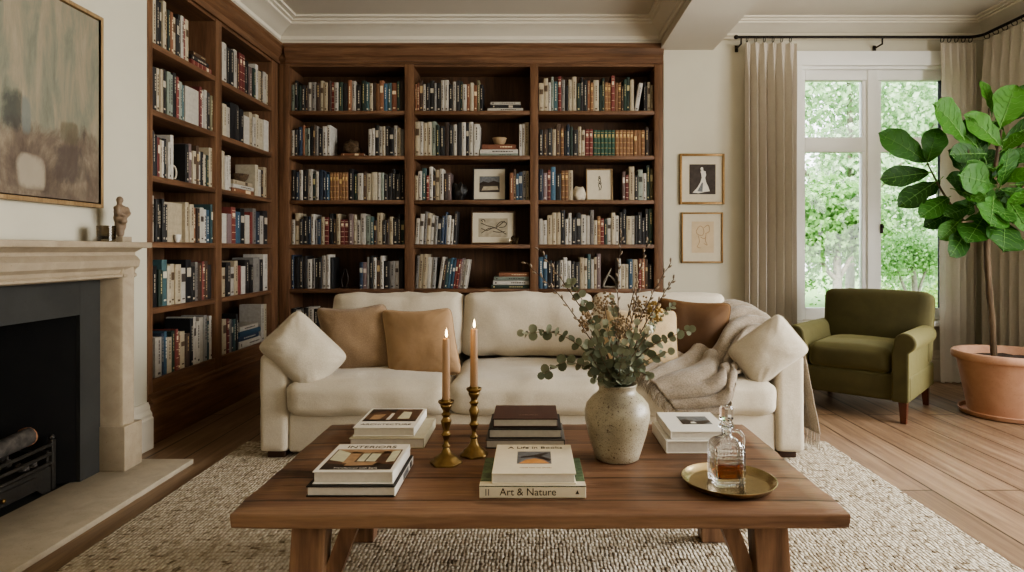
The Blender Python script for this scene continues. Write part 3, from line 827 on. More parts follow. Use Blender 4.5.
def X5(px, y=5.4): return (px-532)/640*y
rock('coral_ball', (X5(351.5), 5.42, zL2+.0005), (.066, .06, .07), M['coral'], 'dark brown rough coral ball on a flat book, left bay of back bookcase', 'ornament', 3, .5)
def knot_figure(loc, label, mat, h=.13):
    t = empty('figurine', loc, 0, label, 'figurine')
    B().box(-.035, .035, -.02, .02, 0, .015, .003).build('base', mat, t, smooth=30)
    b = B().tube(spline([(-.02, 0, .014), (-.03, 0, h*.45), (0, .005, h), (.025, 0, h*.5), (.012, 0, .014)], 20), .008, 8)
    b.build('loop', mat, t, smooth=60)
knot_figure((X5(345), 5.40, SH[4]+.0005), 'small black looped figurine on the fifth shelf, left bay of back bookcase', M['bronze'], .16)
bowl('bowl', (X5(499.5), 5.41, zM2+.0005), .062, .062, M['ceramic'], 'small tan bowl on piled books, middle bay of back bookcase')
rock('rock_sculpture', (X5(459.5), 5.40, SH[2]+.0005), (.058, .05, .088), M['blackrock'], 'jagged black rock on the third shelf, middle bay of back bookcase', 'sculpture', 5, .6)
rock('white_rock', (X5(579), 5.40, SH[2]+.0005), (.056, .05, .072), M['rock'], 'pale white rock beside books, third shelf of right bay', 'rock', 9, .35)
rock('crystal_rock', (X5(514.5, 5.34), 5.335, SH[3]+.0005), (.036, .028, .045), M['smokeglass'], 'small smoky crystal in front of botanical print, middle bay', 'rock', 4, .5, 2)
# antler arch, right bay fifth shelf
t = empty('driftwood_sculpture', (X5(609.5), 5.39, SH[4]+.001), 0, 'grey forked driftwood arch on fifth shelf, right bay of back bookcase', 'sculpture')
B().tube(spline([(-.05, 0, .008), (-.045, 0, .05), (-.005, 0, .13), (.015, 0, .17)], 12), [.011]*6+[.009, .008, .007, .006, .005, .004], 8).build('tall_limb', M['gbark'], t, smooth=60)
B().tube(spline([(.06, .0, .008), (.055, 0, .04), (.02, 0, .09), (-.02, 0, .115)], 12), [.011]*6+[.01, .009, .008, .008, .007, .006], 8).build('short_limb', M['gbark'], t, smooth=60)
B().tube(spline([(-.05, 0, .012), (0, 0, .010), (.06, 0, .012)], 8), .009, 8).build('foot_limb', M['gbark'], t, smooth=60)
# side bookcase
def L5(px, x=-2.17): return 640*(-x)/(532-px)
def face_plate(loc, label):
    pass
t = empty('ornament_ring', (-2.16, 3.855, SH[2]+.0005), PI/2, 'small pale ring ornament on black base, third shelf of side bookcase', 'ornament')
B().box(-.03, .03, -.02, .02, 0, .012, .002).build('base', M['blackcov'], t, smooth=30)
B().tube([(.03*math.cos(a), 0, .052+.04*math.sin(a)) for a in [2*PI*k/20 for k in range(21)]], .006, 8).build('ring', M['rock'], t, smooth=60)
bowl('bowl', (-2.118, L5(177.5, -2.118), SH[3]+.0005), .02, .045, M['whitecov'], 'small white cup in front of cream book, side bookcase', 'cup', .003)
bowl('bowl', (-2.20, L5(243), zF3+.0005), .07, .065, M['coral'], 'dark brown bowl on piled books, far bay of side bookcase')

def framed(name, w, h, fw, mats, loc, rot, label, cat='framed picture', matw=(.2, .2, .2, .25), draw=None, depth=.02, pm='print_tan', group=None):
    """picture frame, local x width, z height from 0, faces -y"""
    t = empty(name, loc, 0, label, cat, group); t.rotation_euler = rot
    b = B()
    for q in ((-w/2, -w/2+fw, 0, h), (w/2-fw, w/2, 0, h), (-w/2+fw, w/2-fw, 0.0002, fw), (-w/2+fw, w/2-fw, h-fw, h-.0002)):
        b.box(q[0], q[1], -depth, 0, q[2], q[3], min(.003, fw*.3))
    b.build('frame', M[mats], t, smooth=30)
    B().box(-w/2+fw*.5, w/2-fw*.5, -depth*.45, -depth*.2, fw*.5, h-fw*.5).build('mat_board', M['mat'], t)
    l, r_, tp, bt = matw
    x0, x1, z0, z1 = -w/2+w*l, w/2-w*r_, h*bt, h-h*tp
    p = B().box(x0, x1, -depth*.55, -depth*.4, z0, z1).build('print', M[pm], t)
    if draw: draw(t, x0, x1, z0, z1, -depth*.58)
    return t
def strokes(name, mat, lines, w=.0035):
    def f(t, x0, x1, z0, z1, y):
        b = B()
        for ln in lines:
            pts = spline([(x0+(x1-x0)*u, y, z0+(z1-z0)*v) for u, v in ln], max(8, 6*len(ln)))
            b.tube(pts, w*(x1-x0)*.5, 5)
        b.build(name, M[mat], t)
    return f
def shapes(items):
    def f(t, x0, x1, z0, z1, y):
        for k, (nm, mat, pts) in enumerate(items):
            B().poly([(x0+(x1-x0)*u, y-.0004*k, z0+(z1-z0)*v) for u, v in pts]).build(nm, M[mat], t)
    return f
tilt = math.radians(7)
landscape = shapes([('sky_patch', 'photo_grey', [(0, .55), (1, .5), (1, 1), (0, 1)]), ('far_hills', 'photo_dark', [(0, .55), (.2, .68), (.45, .6), (.7, .72), (1, .6), (1, .45), (0, .42)]), ('water', 'print_grey', [(.1, .1), (.95, .15), (.9, .38), (.2, .35)])])
framed('framed_photograph', .285, .285, .012, 'blackcov', (X5(489.5, 5.42), 5.42, SH[2]+.001), (-tilt, 0, 0), 'framed dark landscape photograph with wide mat on third shelf, middle bay', matw=(.2, .2, .26, .26), draw=landscape, pm='print_dark')
bot = strokes('stem_drawing', 'ink', [[(.1, .2), (.35, .45), (.6, .5), (.9, .85)], [(.08, .75), (.3, .6), (.55, .5), (.95, .15)], [(.1, .45), (.3, .35), (.5, .5)], [(.6, .55), (.75, .8), (.95, .75), (.9, .55), (.7, .5)], [(.15, .8), (.1, .9), (.2, .92), (.22, .8)], [(.5, .3), (.7, .25), (.92, .3)]], .024)
framed('framed_print', .375, .285, .014, 'frame_dark', (X5(493, 5.42), 5.42, SH[3]+.001), (-tilt, 0, 0), 'framed botanical print of crossed stems on fourth shelf, middle bay', matw=(.17, .17, .22, .22), draw=bot, pm='print_grey')
fig = strokes('figure_drawing', 'ink', [[(.5, .85), (.4, .7), (.55, .55), (.4, .4), (.5, .2), (.45, .08)], [(.5, .85), (.62, .75), (.6, .6), (.55, .5), (.68, .35), (.6, .1)], [(.42, .85), (.5, .95), (.58, .85), (.5, .8), (.42, .85)], [(.35, .55), (.6, .48), (.7, .55)]], .06)
framed('framed_drawing', .225, .275, .010, 'frameoak', (X5(599.5, 5.42), 5.42, SH[2]+.001), (-tilt, 0, 0), 'framed ink figure drawing on third shelf, right bay of back bookcase', matw=(.3, .3, .2, .28), draw=fig, pm='mat')
# the two pictures on the wall
gown = shapes([('gown', 'photo_white', [(.12, .05), (.3, .22), (.42, .4), (.47, .55), (.45, .68), (.42, .76), (.52, .8), (.62, .76), (.64, .64), (.6, .55), (.64, .4), (.72, .25), (.78, .1), (.6, .08), (.35, .03)]),
               ('shadow_fold', 'photo_grey', [(.3, .1), (.48, .4), (.52, .38), (.5, .08)]), ('head', 'photo_white', [(.44, .78), (.42, .86), (.46, .91), (.52, .89), (.53, .8)])])
def wallpic(px0, px1, py0, py1, **k):
    y = 5.297; x0 = (px0-532)/640*5.28; x1 = (px1-532)/640*5.28; z1 = 1.08-(py0-250)/640*5.28; z0 = 1.08-(py1-250)/640*5.28
    return framed('framed_picture', x1-x0, z1-z0, loc=((x0+x1)/2, y, z0), rot=(0, 0, 0), **k)
wallpic(679.7, 724.8, 153.6, 204.3, fw=.02, mats='gilt', label='gilt framed dark photograph of a gowned figure, upper of two on wall', matw=(.22, .2, .21, .2), draw=gown, pm='print_dark', group='pictures on the wall beside the curtain')
ln = strokes('line_drawing', 'photo_tan', [[(.2, .7), (.35, .85), (.5, .8), (.55, .65), (.45, .55), (.25, .6), (.2, .7)], [(.55, .8), (.75, .88), (.8, .7), (.6, .6)], [(.3, .55), (.35, .35), (.25, .2), (.4, .15)], [(.65, .6), (.62, .4), (.7, .25), (.55, .3)], [(.4, .5), (.55, .45), (.65, .5)]], .025)
wallpic(681.5, 723.2, 212.3, 263, fw=.014, mats='gilt', label='thin gilt framed pale line drawing, lower of two on wall', matw=(.25, .22, .18, .2), draw=ln, pm='print_tan', group='pictures on the wall beside the curtain')
# ------------------------------------------------------------------ fireplace
def fireplace():
    t = empty('fireplace', (LX, 2.35, 0), label='pale limestone fireplace surround with dark slate slips and stone hearth', cat='fireplace')
    ox, oy = LX, 2.35
    def bd(b, name, m, label=None, smooth=30):
        b.V = [(v[0]-ox, v[1]-oy, v[2]) for v in b.V]
        return b.build(name, m, t, smooth=smooth, label=label)
    L = M['lime']
    # hearth slab
    bd(B().box(LX-.001, -1.71, 1.42, 3.235, 0.0, .025, .003), 'hearth', M['hearth'], 'pale stone hearth slab')
    bd(B().box(-2.62, LX-.002, 1.735, 2.965, 0.0, .012), 'inner_hearth', M['slate'])
    # jambs: stepped profile in plan (x,y); far one then mirrored
    def jamb(sgn):
        f = lambda d: 2.35+sgn*d
        b = B()
        pr = [(LX+.001, .695), (-1.965, .695), (-1.952, .702), (-1.952, .712), (-1.962, .72), (-1.958, .735), (-1.945, .755), (-1.943, .775), (-1.955, .79), (-1.97, .80), (-1.97, .812), (LX+.001, .812)]
        b.prism([(x, f(d)) for x, d in pr], 'Z', .235, 1.0)
        return bd(b, 'jamb', L)
    for s in (1, -1):
        jamb(s)
        f = lambda d: 2.35+s*d
        bd(B().box(LX+.001, -1.935, min(f(.69), f(.828)), max(f(.69), f(.828)), .0255, .24, .004), 'plinth_block', L)
    # lintel: profile (x,z)
    pr = [(LX+.001, .945), (-1.965, .945), (-1.952, .952), (-1.952, .962), (-1.962, .97), (-1.958, .985), (-1.94, 1.0), (-1.935, 1.03), (-1.95, 1.048), (-1.96, 1.055), (-1.96, 1.07), (-1.93, 1.085), (-1.925, 1.09), (LX+.001, 1.09)]
    bd(B().prism(pr, 'Y', 2.35-.812, 2.35+.812), 'lintel', L)
    bd(B().box(LX+.001, -1.895, 1.505, 3.195, 1.09, 1.118, .004), 'mantel_shelf', L)
    # slate slips
    bd(B().box(LX+.022, LX+.045, 2.91, 3.05, .026, .946), 'slate_slip', M['slate'])
    bd(B().box(LX+.022, LX+.045, 1.65, 1.79, .026, .946), 'slate_slip', M['slate'])
    bd(B().box(LX+.022, LX+.0445, 1.79, 2.91, .785, .946), 'slate_header', M['slate'])
    # firebox interior
    b = B()
    b.poly([(-2.62, 1.74, 0.01), (-2.62, 2.96, .01), (-2.62, 2.96, .9), (-2.62, 1.74, .9)])
    b.poly([(-2.62, 2.7, .01), (LX+.03, 2.911, .027), (LX+.03, 2.911, .9), (-2.62, 2.7, .9)])
    b.poly([(-2.62, 2.0, .01), (LX+.03, 1.789, .027), (LX+.03, 1.789, .9), (-2.62, 2.0, .9)])
    b.poly([(-2.62, 1.73, .88), (LX+.03, 1.79, .786), (LX+.03, 2.91, .786), (-2.62, 2.97, .88)])
    bd(b, 'firebox', M['soot'])
fireplace()

def grate():
    t = empty('fire_grate', (-2.14, 2.35, .012), label='black cast iron fire grate with a drawer in the fireplace', cat='fire grate')
    I = M['iron']
    y0, y1 = -.50, .50
    for y in (y0, y1):
        B().box(-.012, .012, y-.012, y+.012, 0, .225, .002).ball((0, y, .235), .013, 6).build('post', I, t, smooth=40)
    for z in (.205, .165, .125):
        B().tube([(0.004, y0, z), (.022, y0*.5, z), (.026, 0, z), (.022, y1*.5, z), (.004, y1, z)], .0085, 8).build('bar', I, t, smooth=60)
    b = B()
    pr = [(y0+.012, .108), (y0+.012, .0), (y0+.06, 0), (y0+.09, .03), (-.16, .03), (-.13, 0), (.13, 0), (.16, .03), (y1-.09, .03), (y1-.06, 0), (y1-.012, 0), (y1-.012, .108)]
    b.prism(pr, 'X', -.006, .006); b.build('front_panel', I, t)
    d = B().box(.006, .014, -.40, .40, .042, .092, .003).build('drawer', I, t, smooth=30)
    for y in (-.2, .2):
        B().lathe([(0, 0), (.006, 0), (.005, .012), (.010, .018), (.010, .024), (.006, .028), (0, .028)], n=14).build('knob', M['brass'], d, smooth=50, loc=(.013, y, .066), rot=(0, PI/2, 0), label='small brass knob')
    B().box(-.34, 0, y0+.02, y1-.02, .10, .115, .003).build('grate_floor', I, t)
    for y in (y0+.02, y1-.02):
        B().box(-.34, 0, y-.008, y+.008, 0, .18, .002).build('side_plate', I, t)
grate()
def log(name, a, b_, r, seed, label):
    a = Vector(a); b_ = Vector(b_); d = b_-a; n = 12
    pts = [a+d*(k/n) for k in range(n+1)]
    b = B()
    b.tube(pts, [r*(.9+.15*noise.noise(Vector((k*.6, seed, 0)))) for k in range(n+1)], 14, cap=False)
    b.V = [tuple(Vector(v)+Vector((noise.noise(Vector(v)*22+Vector((seed, 0, 0))), noise.noise(Vector(v)*22+Vector((0, seed, 0))), noise.noise(Vector(v)*22)))*r*.28) for v in b.V]
    t = empty(name, a, 0, label, 'log', 'logs in the fire grate')
    b.V = [tuple(Vector(v)-a) for v in b.V]
    b.build('bark', M['ash'], t, smooth=60)
    for e, (c, s) in enumerate(((Vector((0, 0, 0)), -1), (d, 1))):
        q = d.to_track_quat('Z', 'Y')
        B().lathe([(0, .016*s), (r*.6, .015*s), (r*.9, .011*s), (r*.95, -.01*s)], n=14).build('cut_end', M['cutwood'], t, smooth=50, loc=c, rot=q.to_euler(), label='paler cut end of the log')
log('charred_log', (-2.22, 2.0, .21), (-2.21, 2.80, .262), .045, 1, 'charred grey log on top, pale cut end toward the bookcase')
log('charred_log', (-2.33, 1.98, .175), (-2.33, 2.62, .18), .05, 4, 'blackened log lying low at the back of the grate')
log('charred_log', (-2.21, 2.12, .168), (-2.2, 2.55, .16), .034, 8, 'small charred log behind the grate bars')
# coals
R2 = random.Random(3); b = B()
for k in range(70):
    bm = bmesh.new(); bmesh.ops.create_icosphere(bm, subdivisions=1, radius=R2.uniform(.014, .026))
    for v in bm.verts: v.co *= R2.uniform(.75, 1.2)
    b.bm(bm, 0, Matrix.Translation((R2.uniform(-2.42, -2.165), R2.uniform(1.92, 2.8), .012+.115+R2.uniform(.012, .04))))
b.build('ember_bed', M['ash'], label='bed of grey ash and coals in the fire grate', cat='coals', kind='stuff')

# ------------------------------------------------------------------ painting and mantel things
def painting():
    y0, y1, z0, z1 = 1.60, 3.065, 1.28, 2.19
    t = empty('painting', (LX, (y0+y1)/2, z0), label='large abstract painting in muted beige and grey above the mantel', cat='painting')
    b = B(); oy = t.location.y
    f = .018
    for q in ((y0, y0+f, z0, z1), (y1-f, y1, z0, z1), (y0+f, y1-f, z0, z0+f), (y0+f, y1-f, z1-f, z1)):
        b.box(.001, .05, q[0]-oy, q[1]-oy, q[2]-z0, q[3]-z0, .002)
    b.build('frame', M['frameoak'], t, smooth=30)
    b = B()
    g = .023
    b.box(.001, .012, y0-oy+.01, y1-oy-.01, .01, z1-z0-.01)
    b.build('shadow_gap', M['blackcov'], t)
    o = B().box(-.01, .04-.0, y0+g, y1-g, z0+g, z1-g, .002).build('canvas', M['painting'], t, smooth=30)
    o.location = (.002, -oy, -z0)      # painted pattern is laid out in room height
painting()

def statue():
    t = empty('figurine', (-1.985, 3.085, 1.1185), label='small carved wooden torso figure on a block, end of mantel shelf', cat='sculpture')
    B().box(-.035, .035, -.036, .036, 0, .026, .003).build('base', M['lime'], t, smooth=30)
    b = B()
    for c, r, rot in (((0, 0, .048), (.018, .02, .03), None), ((0, .002, .085), (.024, .028, .04), None), ((0, 0, .115), (.028, .033, .03), None), ((0, 0, .145), (.024, .036, .03), None),
                      ((0, .0, .163), (.022, .042, .016), None), ((-.004, 0, .182), (.011, .012, .016), None), ((-.002, 0, .202), (.017, .015, .019), None),
                      ((.012, .034, .148), (.013, .013, .026), None), ((.012, -.034, .148), (.013, .013, .026), None),
                      ((.026, .014, .132), (.012, .028, .011), Euler((.5, 0, 0)).to_matrix()), ((.026, -.014, .128), (.012, .028, .011), Euler((-.4, 0, 0)).to_matrix()), ((.022, -.012, .1), (.02, .018, .016), None)):
        b.ball(c, r, 8, rot=rot)
    o = b.build('figure', M['statue'], t, smooth=80, fix=False)
    rm = o.modifiers.new('r', 'REMESH'); rm.mode = 'VOXEL'; rm.voxel_size = .004; rm.use_smooth_shade = True
    sm = o.modifiers.new('s', 'SMOOTH'); sm.factor = .5; sm.iterations = 6
statue()
t = empty('votive_glass', (-1.985, 2.985, 1.1185), label='smoked brown glass votive cup on mantel beside the carved figure', cat='candle holder')
B().lathe([(0, 0), (.034, 0), (.038, .004), (.04, .075), (.037, .075), (.035, .012), (0, .012)], n=36).build('glass', M['smokeglass'], t, smooth=40)
B().lathe([(0, .0125), (.034, .0125), (.0345, .028), (0, .028)], n=30).build('wax', M['wax'], t, smooth=40)

# ------------------------------------------------------------------ rug
b = B(); n = 90; pts = []
x0, x1, y0, y1 = -1.585, 1.635, .75, 3.56
def wob(v): return .006*noise.noise(Vector((v*6, 1.3, 0)))+.004*noise.noise(Vector((v*25, 4, 0)))
top = [(x0+(x1-x0)*k/n, y1+wob(k*.3)) for k in range(n+1)]
rt = [(x1+wob(9+k*.3), y1-(y1-y0)*k/n) for k in range(1, n+1)]
bt = [(x1-(x1-x0)*k/n, y0) for k in range(1, n+1)]
lf = [(x0+wob(50+k*.3), y0+(y1-y0)*k/n) for k in range(1, n)]
ring = top+rt+bt+lf
b.add([(x, y, .001) for x, y in ring]+[(x, y, .011) for x, y in ring]+[(x*.9975, 2.15+(y-2.15)*.997, .016) for x, y in ring],
      [[i, (i+1) % len(ring), len(ring)*(j+1)+(i+1) % len(ring) if j == 0 else 2*len(ring)+(i+1) % len(ring), (j+1)*len(ring)+i] if j == 0 else [len(ring)+i, len(ring)+(i+1) % len(ring), 2*len(ring)+(i+1) % len(ring), 2*len(ring)+i] for j in (0, 1) for i in range(len(ring))]+[[2*len(ring)+i for i in range(len(ring))]])
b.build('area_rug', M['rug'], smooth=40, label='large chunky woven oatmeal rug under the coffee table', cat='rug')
RZ = .0165

# ------------------------------------------------------------------ sofa
def sofa():
    t = empty('sofa', (0, 3.75, RZ), label='long cream linen three seat sofa in front of the bookcase', cat='sofa')
    oy = 3.75; F = M['sofa']
    fy = 3.25; by = 4.25
    def bl(name, *q, bev=.03, seg=4, m=F):
        b = B()
        b.box(q[0], q[1], q[2]-oy, q[3]-oy, q[4]-RZ, q[5]-RZ, bev, seg)
        return b.build(name, m, t, smooth=60)
    for sx in (-1, 1):
        b = B(); bm = cushion_box(.15, by-fy, .505, r=.032, crown=.006, n=20, wr=.002, seed=sx+5)
        b.bm(bm, 0, Matrix.Translation((sx*1.318, (fy+by)/2-oy, .045-RZ))); b.build('arm', F, t, smooth=60)
    bl('seat_base', -1.245, 1.245, fy+.02, by-.02, .045, .245, bev=.015)
    bl('back_frame', -1.245, 1.245, 4.10, by, .245, .68, bev=.05)
    for k in range(3):
        xa, xb_ = ((-1.243, -.428), (-.426, .386), (.388, 1.243))[k]; xc = (xa+xb_)/2
        b = B().bm(cushion_box(xb_-xa, .80, .165, r=.048, crown=.022, n=20, wr=.005, seed=k*3+1, front=.012), 0, Matrix.Translation((xc, 3.615-oy, .243-RZ)))
        b.build('seat_cushion', F, t, smooth=70)
    for k in range(3):
        xc = (k-1)*.803-.022
        bm = cushion_box(.805, .385, .20, r=.048, crown=.03, n=20, wr=.007, seed=k*5+2)
        mt = Matrix.Translation((xc, 4.04-oy, .412-RZ)) @ Matrix.Rotation(math.radians(-10), 4, 'X') @ Matrix.Rotation(PI/2, 4, 'X') @ Matrix.Translation((0, .193, -.0))
        b = B().bm(bm, 0, mt); b.build('back_cushion', F, t, smooth=70)
    for sx in (-1, 1):
        for y in (fy+.07, by-.08):
            bl('leg', sx*1.31-.045, sx*1.31+.045, y-.04, y+.04, RZ if y < 3.55 else .0005, .05, bev=.004, m=M['legwood'])
sofa()
def put_pillow(name, w, h, th, mat, pos, rot, label, cat='cushion', seed=0, pinch=.07, wr=.008, sag=0, group=None, piping=True, shear=0):
    """pos = centre of the pillow; rot = euler XYZ; its face looks to -y before rotation"""
    t = empty(name, pos, 0, label, cat, group); t.rotation_euler = rot
    pillow(w, h, th, 28, pinch, seed, wr, sag, shear).build('cover', M[mat], t, smooth=80)
    if piping:
        pts = []; n = 24
        per = [(-1+2*k/n, -1) for k in range(n)]+[(1, -1+2*k/n) for k in range(n)]+[(1-2*k/n, 1) for k in range(n)]+[(-1, 1-2*k/n) for k in range(n+1)]
        for u, v in per:
            pts.append((u*w/2*(1-pinch*(1-v*v)*abs(u)**3), 0, v*h/2*(1-pinch*(1-u*u)*abs(v)**3)-sag*(v > 0)*v*v*(1-u*u)))
        q = []
        for x, y, z in pts:
            k = 1-.10*(abs(2*x/w)**5)*(abs(2*z/h)**5); q.append((x*k+shear*z*k, y, z*k))
        B().tube(q, .0028, 6, cap=False).build('seam', M[mat], t, smooth=80)
    return t
rad = math.radians
put_pillow('cushion', .375, .285, .18, 'cream', (-1.185, 3.32, .55), (rad(-14), rad(45), rad(8)), 'cream linen cushion leaning on the sofa arm nearest the fireplace', seed=1, pinch=.03)
put_pillow('cushion', .41, .41, .18, 'taupe', (-.99, 3.64, .58), (rad(-20), rad(-3), rad(5)), 'taupe linen cushion between cream cushion and caramel velvet cushion', seed=2, sag=.02, shear=-.22)
put_pillow('cushion', .42, .40, .17, 'caramel', (-.62, 3.565, .572), (rad(-22), rad(-2), rad(-4)), 'caramel velvet cushion on sofa behind the candles', seed=3, sag=.015, shear=-.2)
put_pillow('cushion', .43, .40, .15, 'beigep', (.60, 3.53, .575), (rad(-22), rad(3), rad(2)), 'pale beige cushion on sofa partly hidden behind the vase branches', seed=4, sag=.02)
put_pillow('cushion', .44, .41, .16, 'brownvel', (.905, 3.68, .605), (rad(-20), rad(4), rad(-8)), 'dark brown velvet cushion beside the wool throw', seed=5, sag=.012, shear=.12)
put_pillow('cushion', .345, .25, .17, 'cream', (1.215, 3.30, .562), (rad(-14), rad(-37), rad(-6)), 'cream linen cushion resting on the throw over the sofa arm', seed=6, pinch=.03)

# ------------------------------------------------------------------ throw
def throw():
    t = empty('throw_blanket', (1.0, 3.5, .47), label='taupe wool throw with fringe draped over sofa seat and arm', cat='blanket')
    cols = [
     [(.545, 3.29, .482), (.575, 3.235, .468), (.62, 3.19, .41), (.665, 3.178, .345), (.71, 3.172, .285)],
     [(.64, 3.44, .492), (.68, 3.30, .488), (.73, 3.20, .45), (.78, 3.172, .37), (.815, 3.168, .275)],
     [(.74, 3.58, .50), (.79, 3.40, .498), (.845, 3.215, .462), (.88, 3.172, .375), (.905, 3.168, .272)],
     [(.86, 3.70, .54), (.90, 3.50, .51), (.935, 3.26, .482), (.955, 3.178, .40), (.97, 3.168, .272)],
     [(.93, 3.77, .575), (.96, 3.57, .535), (.985, 3.37, .495), (1.0, 3.225, .472), (1.005, 3.174, .40)],
     [(1.00, 3.83, .62), (1.02, 3.62, .57), (1.03, 3.42, .51), (1.04, 3.32, .492), (1.04, 3.24, .482)],
     [(1.13, 3.93, .70), (1.14, 3.74, .66), (1.13, 3.57, .60), (1.11, 3.43, .53), (1.09, 3.33, .485)],
     [(1.24, 3.98, .735), (1.25, 3.81, .705), (1.25, 3.66, .655), (1.23, 3.52, .60), (1.21, 3.42, .565)],
     [(1.345, 3.99, .70), (1.355, 3.82, .68), (1.36, 3.66, .635), (1.36, 3.50, .59), (1.355, 3.40, .572)],
     [(1.425, 3.98, .60), (1.43, 3.80, .59), (1.43, 3.64, .565), (1.432, 3.50, .545), (1.435, 3.40, .53)],
     [(1.445, 3.96, .42), (1.45, 3.78, .42), (1.45, 3.63, .41), (1.452, 3.50, .40), (1.46, 3.38, .39)],
     [(1.455, 3.95, .24), (1.46, 3.77, .25), (1.46, 3.62, .25), (1.47, 3.49, .25), (1.48, 3.36, .25)],
     [(1.46, 3.94, .10), (1.47, 3.76, .105), (1.475, 3.61, .105), (1.485, 3.48, .11), (1.50, 3.35, .115)]]
    nu, nv = 60, 110
    cols = [[(x, y, z-.036 if .44 < z < .52 else z-.02 if .35 < z < .58 and x < 1.2 else z) for x, y, z in c] for c in cols]
    rows = [spline(c, nu) for c in cols]
    G = []
    for j in range(nv):
        s = (len(cols)-1)*j/(nv-1)
        G.append([catmull([r[i] for r in rows], s) for i in range(nu)])
    Q = [[None]*nu for _ in range(nv)]
    for j in range(nv):
        for i in range(nu):
            du = G[j][min(i+1, nu-1)]-G[j][max(i-1, 0)]; dv = G[min(j+1, nv-1)][i]-G[max(j-1, 0)][i]
            n = du.cross(dv).normalized()
            p = G[j][i]
            out = Vector((.2, -.5, 1)) if j < nv*.7 else Vector((1, -.2, .2))
            if n.dot(out) < 0: n = -n
            u = i/(nu-1); v = j/(nv-1)
            # long folds run with the length of the throw
            f = -.1+abs(math.sin(u*PI*5.2+1.3*math.sin(v*5)+.8*noise.noise(Vector((u*2, v*3, 0)))))
            amp = (.014+.034*max(0, math.sin(PI*min(1, max(0, (v-.05)/.8)))))*(1-1.0*max(0, (u-.72)/.28)*(1 if v > .28 else 0))
            Q[j][i] = p+n*(.004+amp*f+.006*noise.noise(Vector((u*9, v*14, 1))))-Vector((1.0, 3.5, .47))
    o = B().grid(Q).build('wool_cloth', M['throw'], t, smooth=80)
    so = o.modifiers.new('t', 'SOLIDIFY'); so.thickness = .006; so.offset = 1
    b = B(); RR = random.Random(11)
    for k in range(36):     # fringe along the end lying on the seat
        i = (nu-1)*k/35; p = Q[0][int(i)]; q = Q[3][int(i)]; d = (p-q).normalized()
        e = p+d*.018+Vector((0, -.006, -.008)); f = e+Vector((-.012+RR.uniform(-.006, .006), -.005, -.035))
        b.tube([p, e, f], [.0028, .0026, .0018], 5)
    b.build('fringe', M['throw'], t, smooth=80)
    b = B()
    for k in range(36):
        p = Q[-1][int((nu-1)*k/35)]
        b.tube([p, p+Vector((RR.uniform(-.004, .004), RR.uniform(-.005, .005), -.045)), p+Vector((RR.uniform(-.006, .006), RR.uniform(-.008, .008), -.085))], [.003, .0028, .002], 5)
    b.build('fringe', M['throw'], t, smooth=80)
throw()

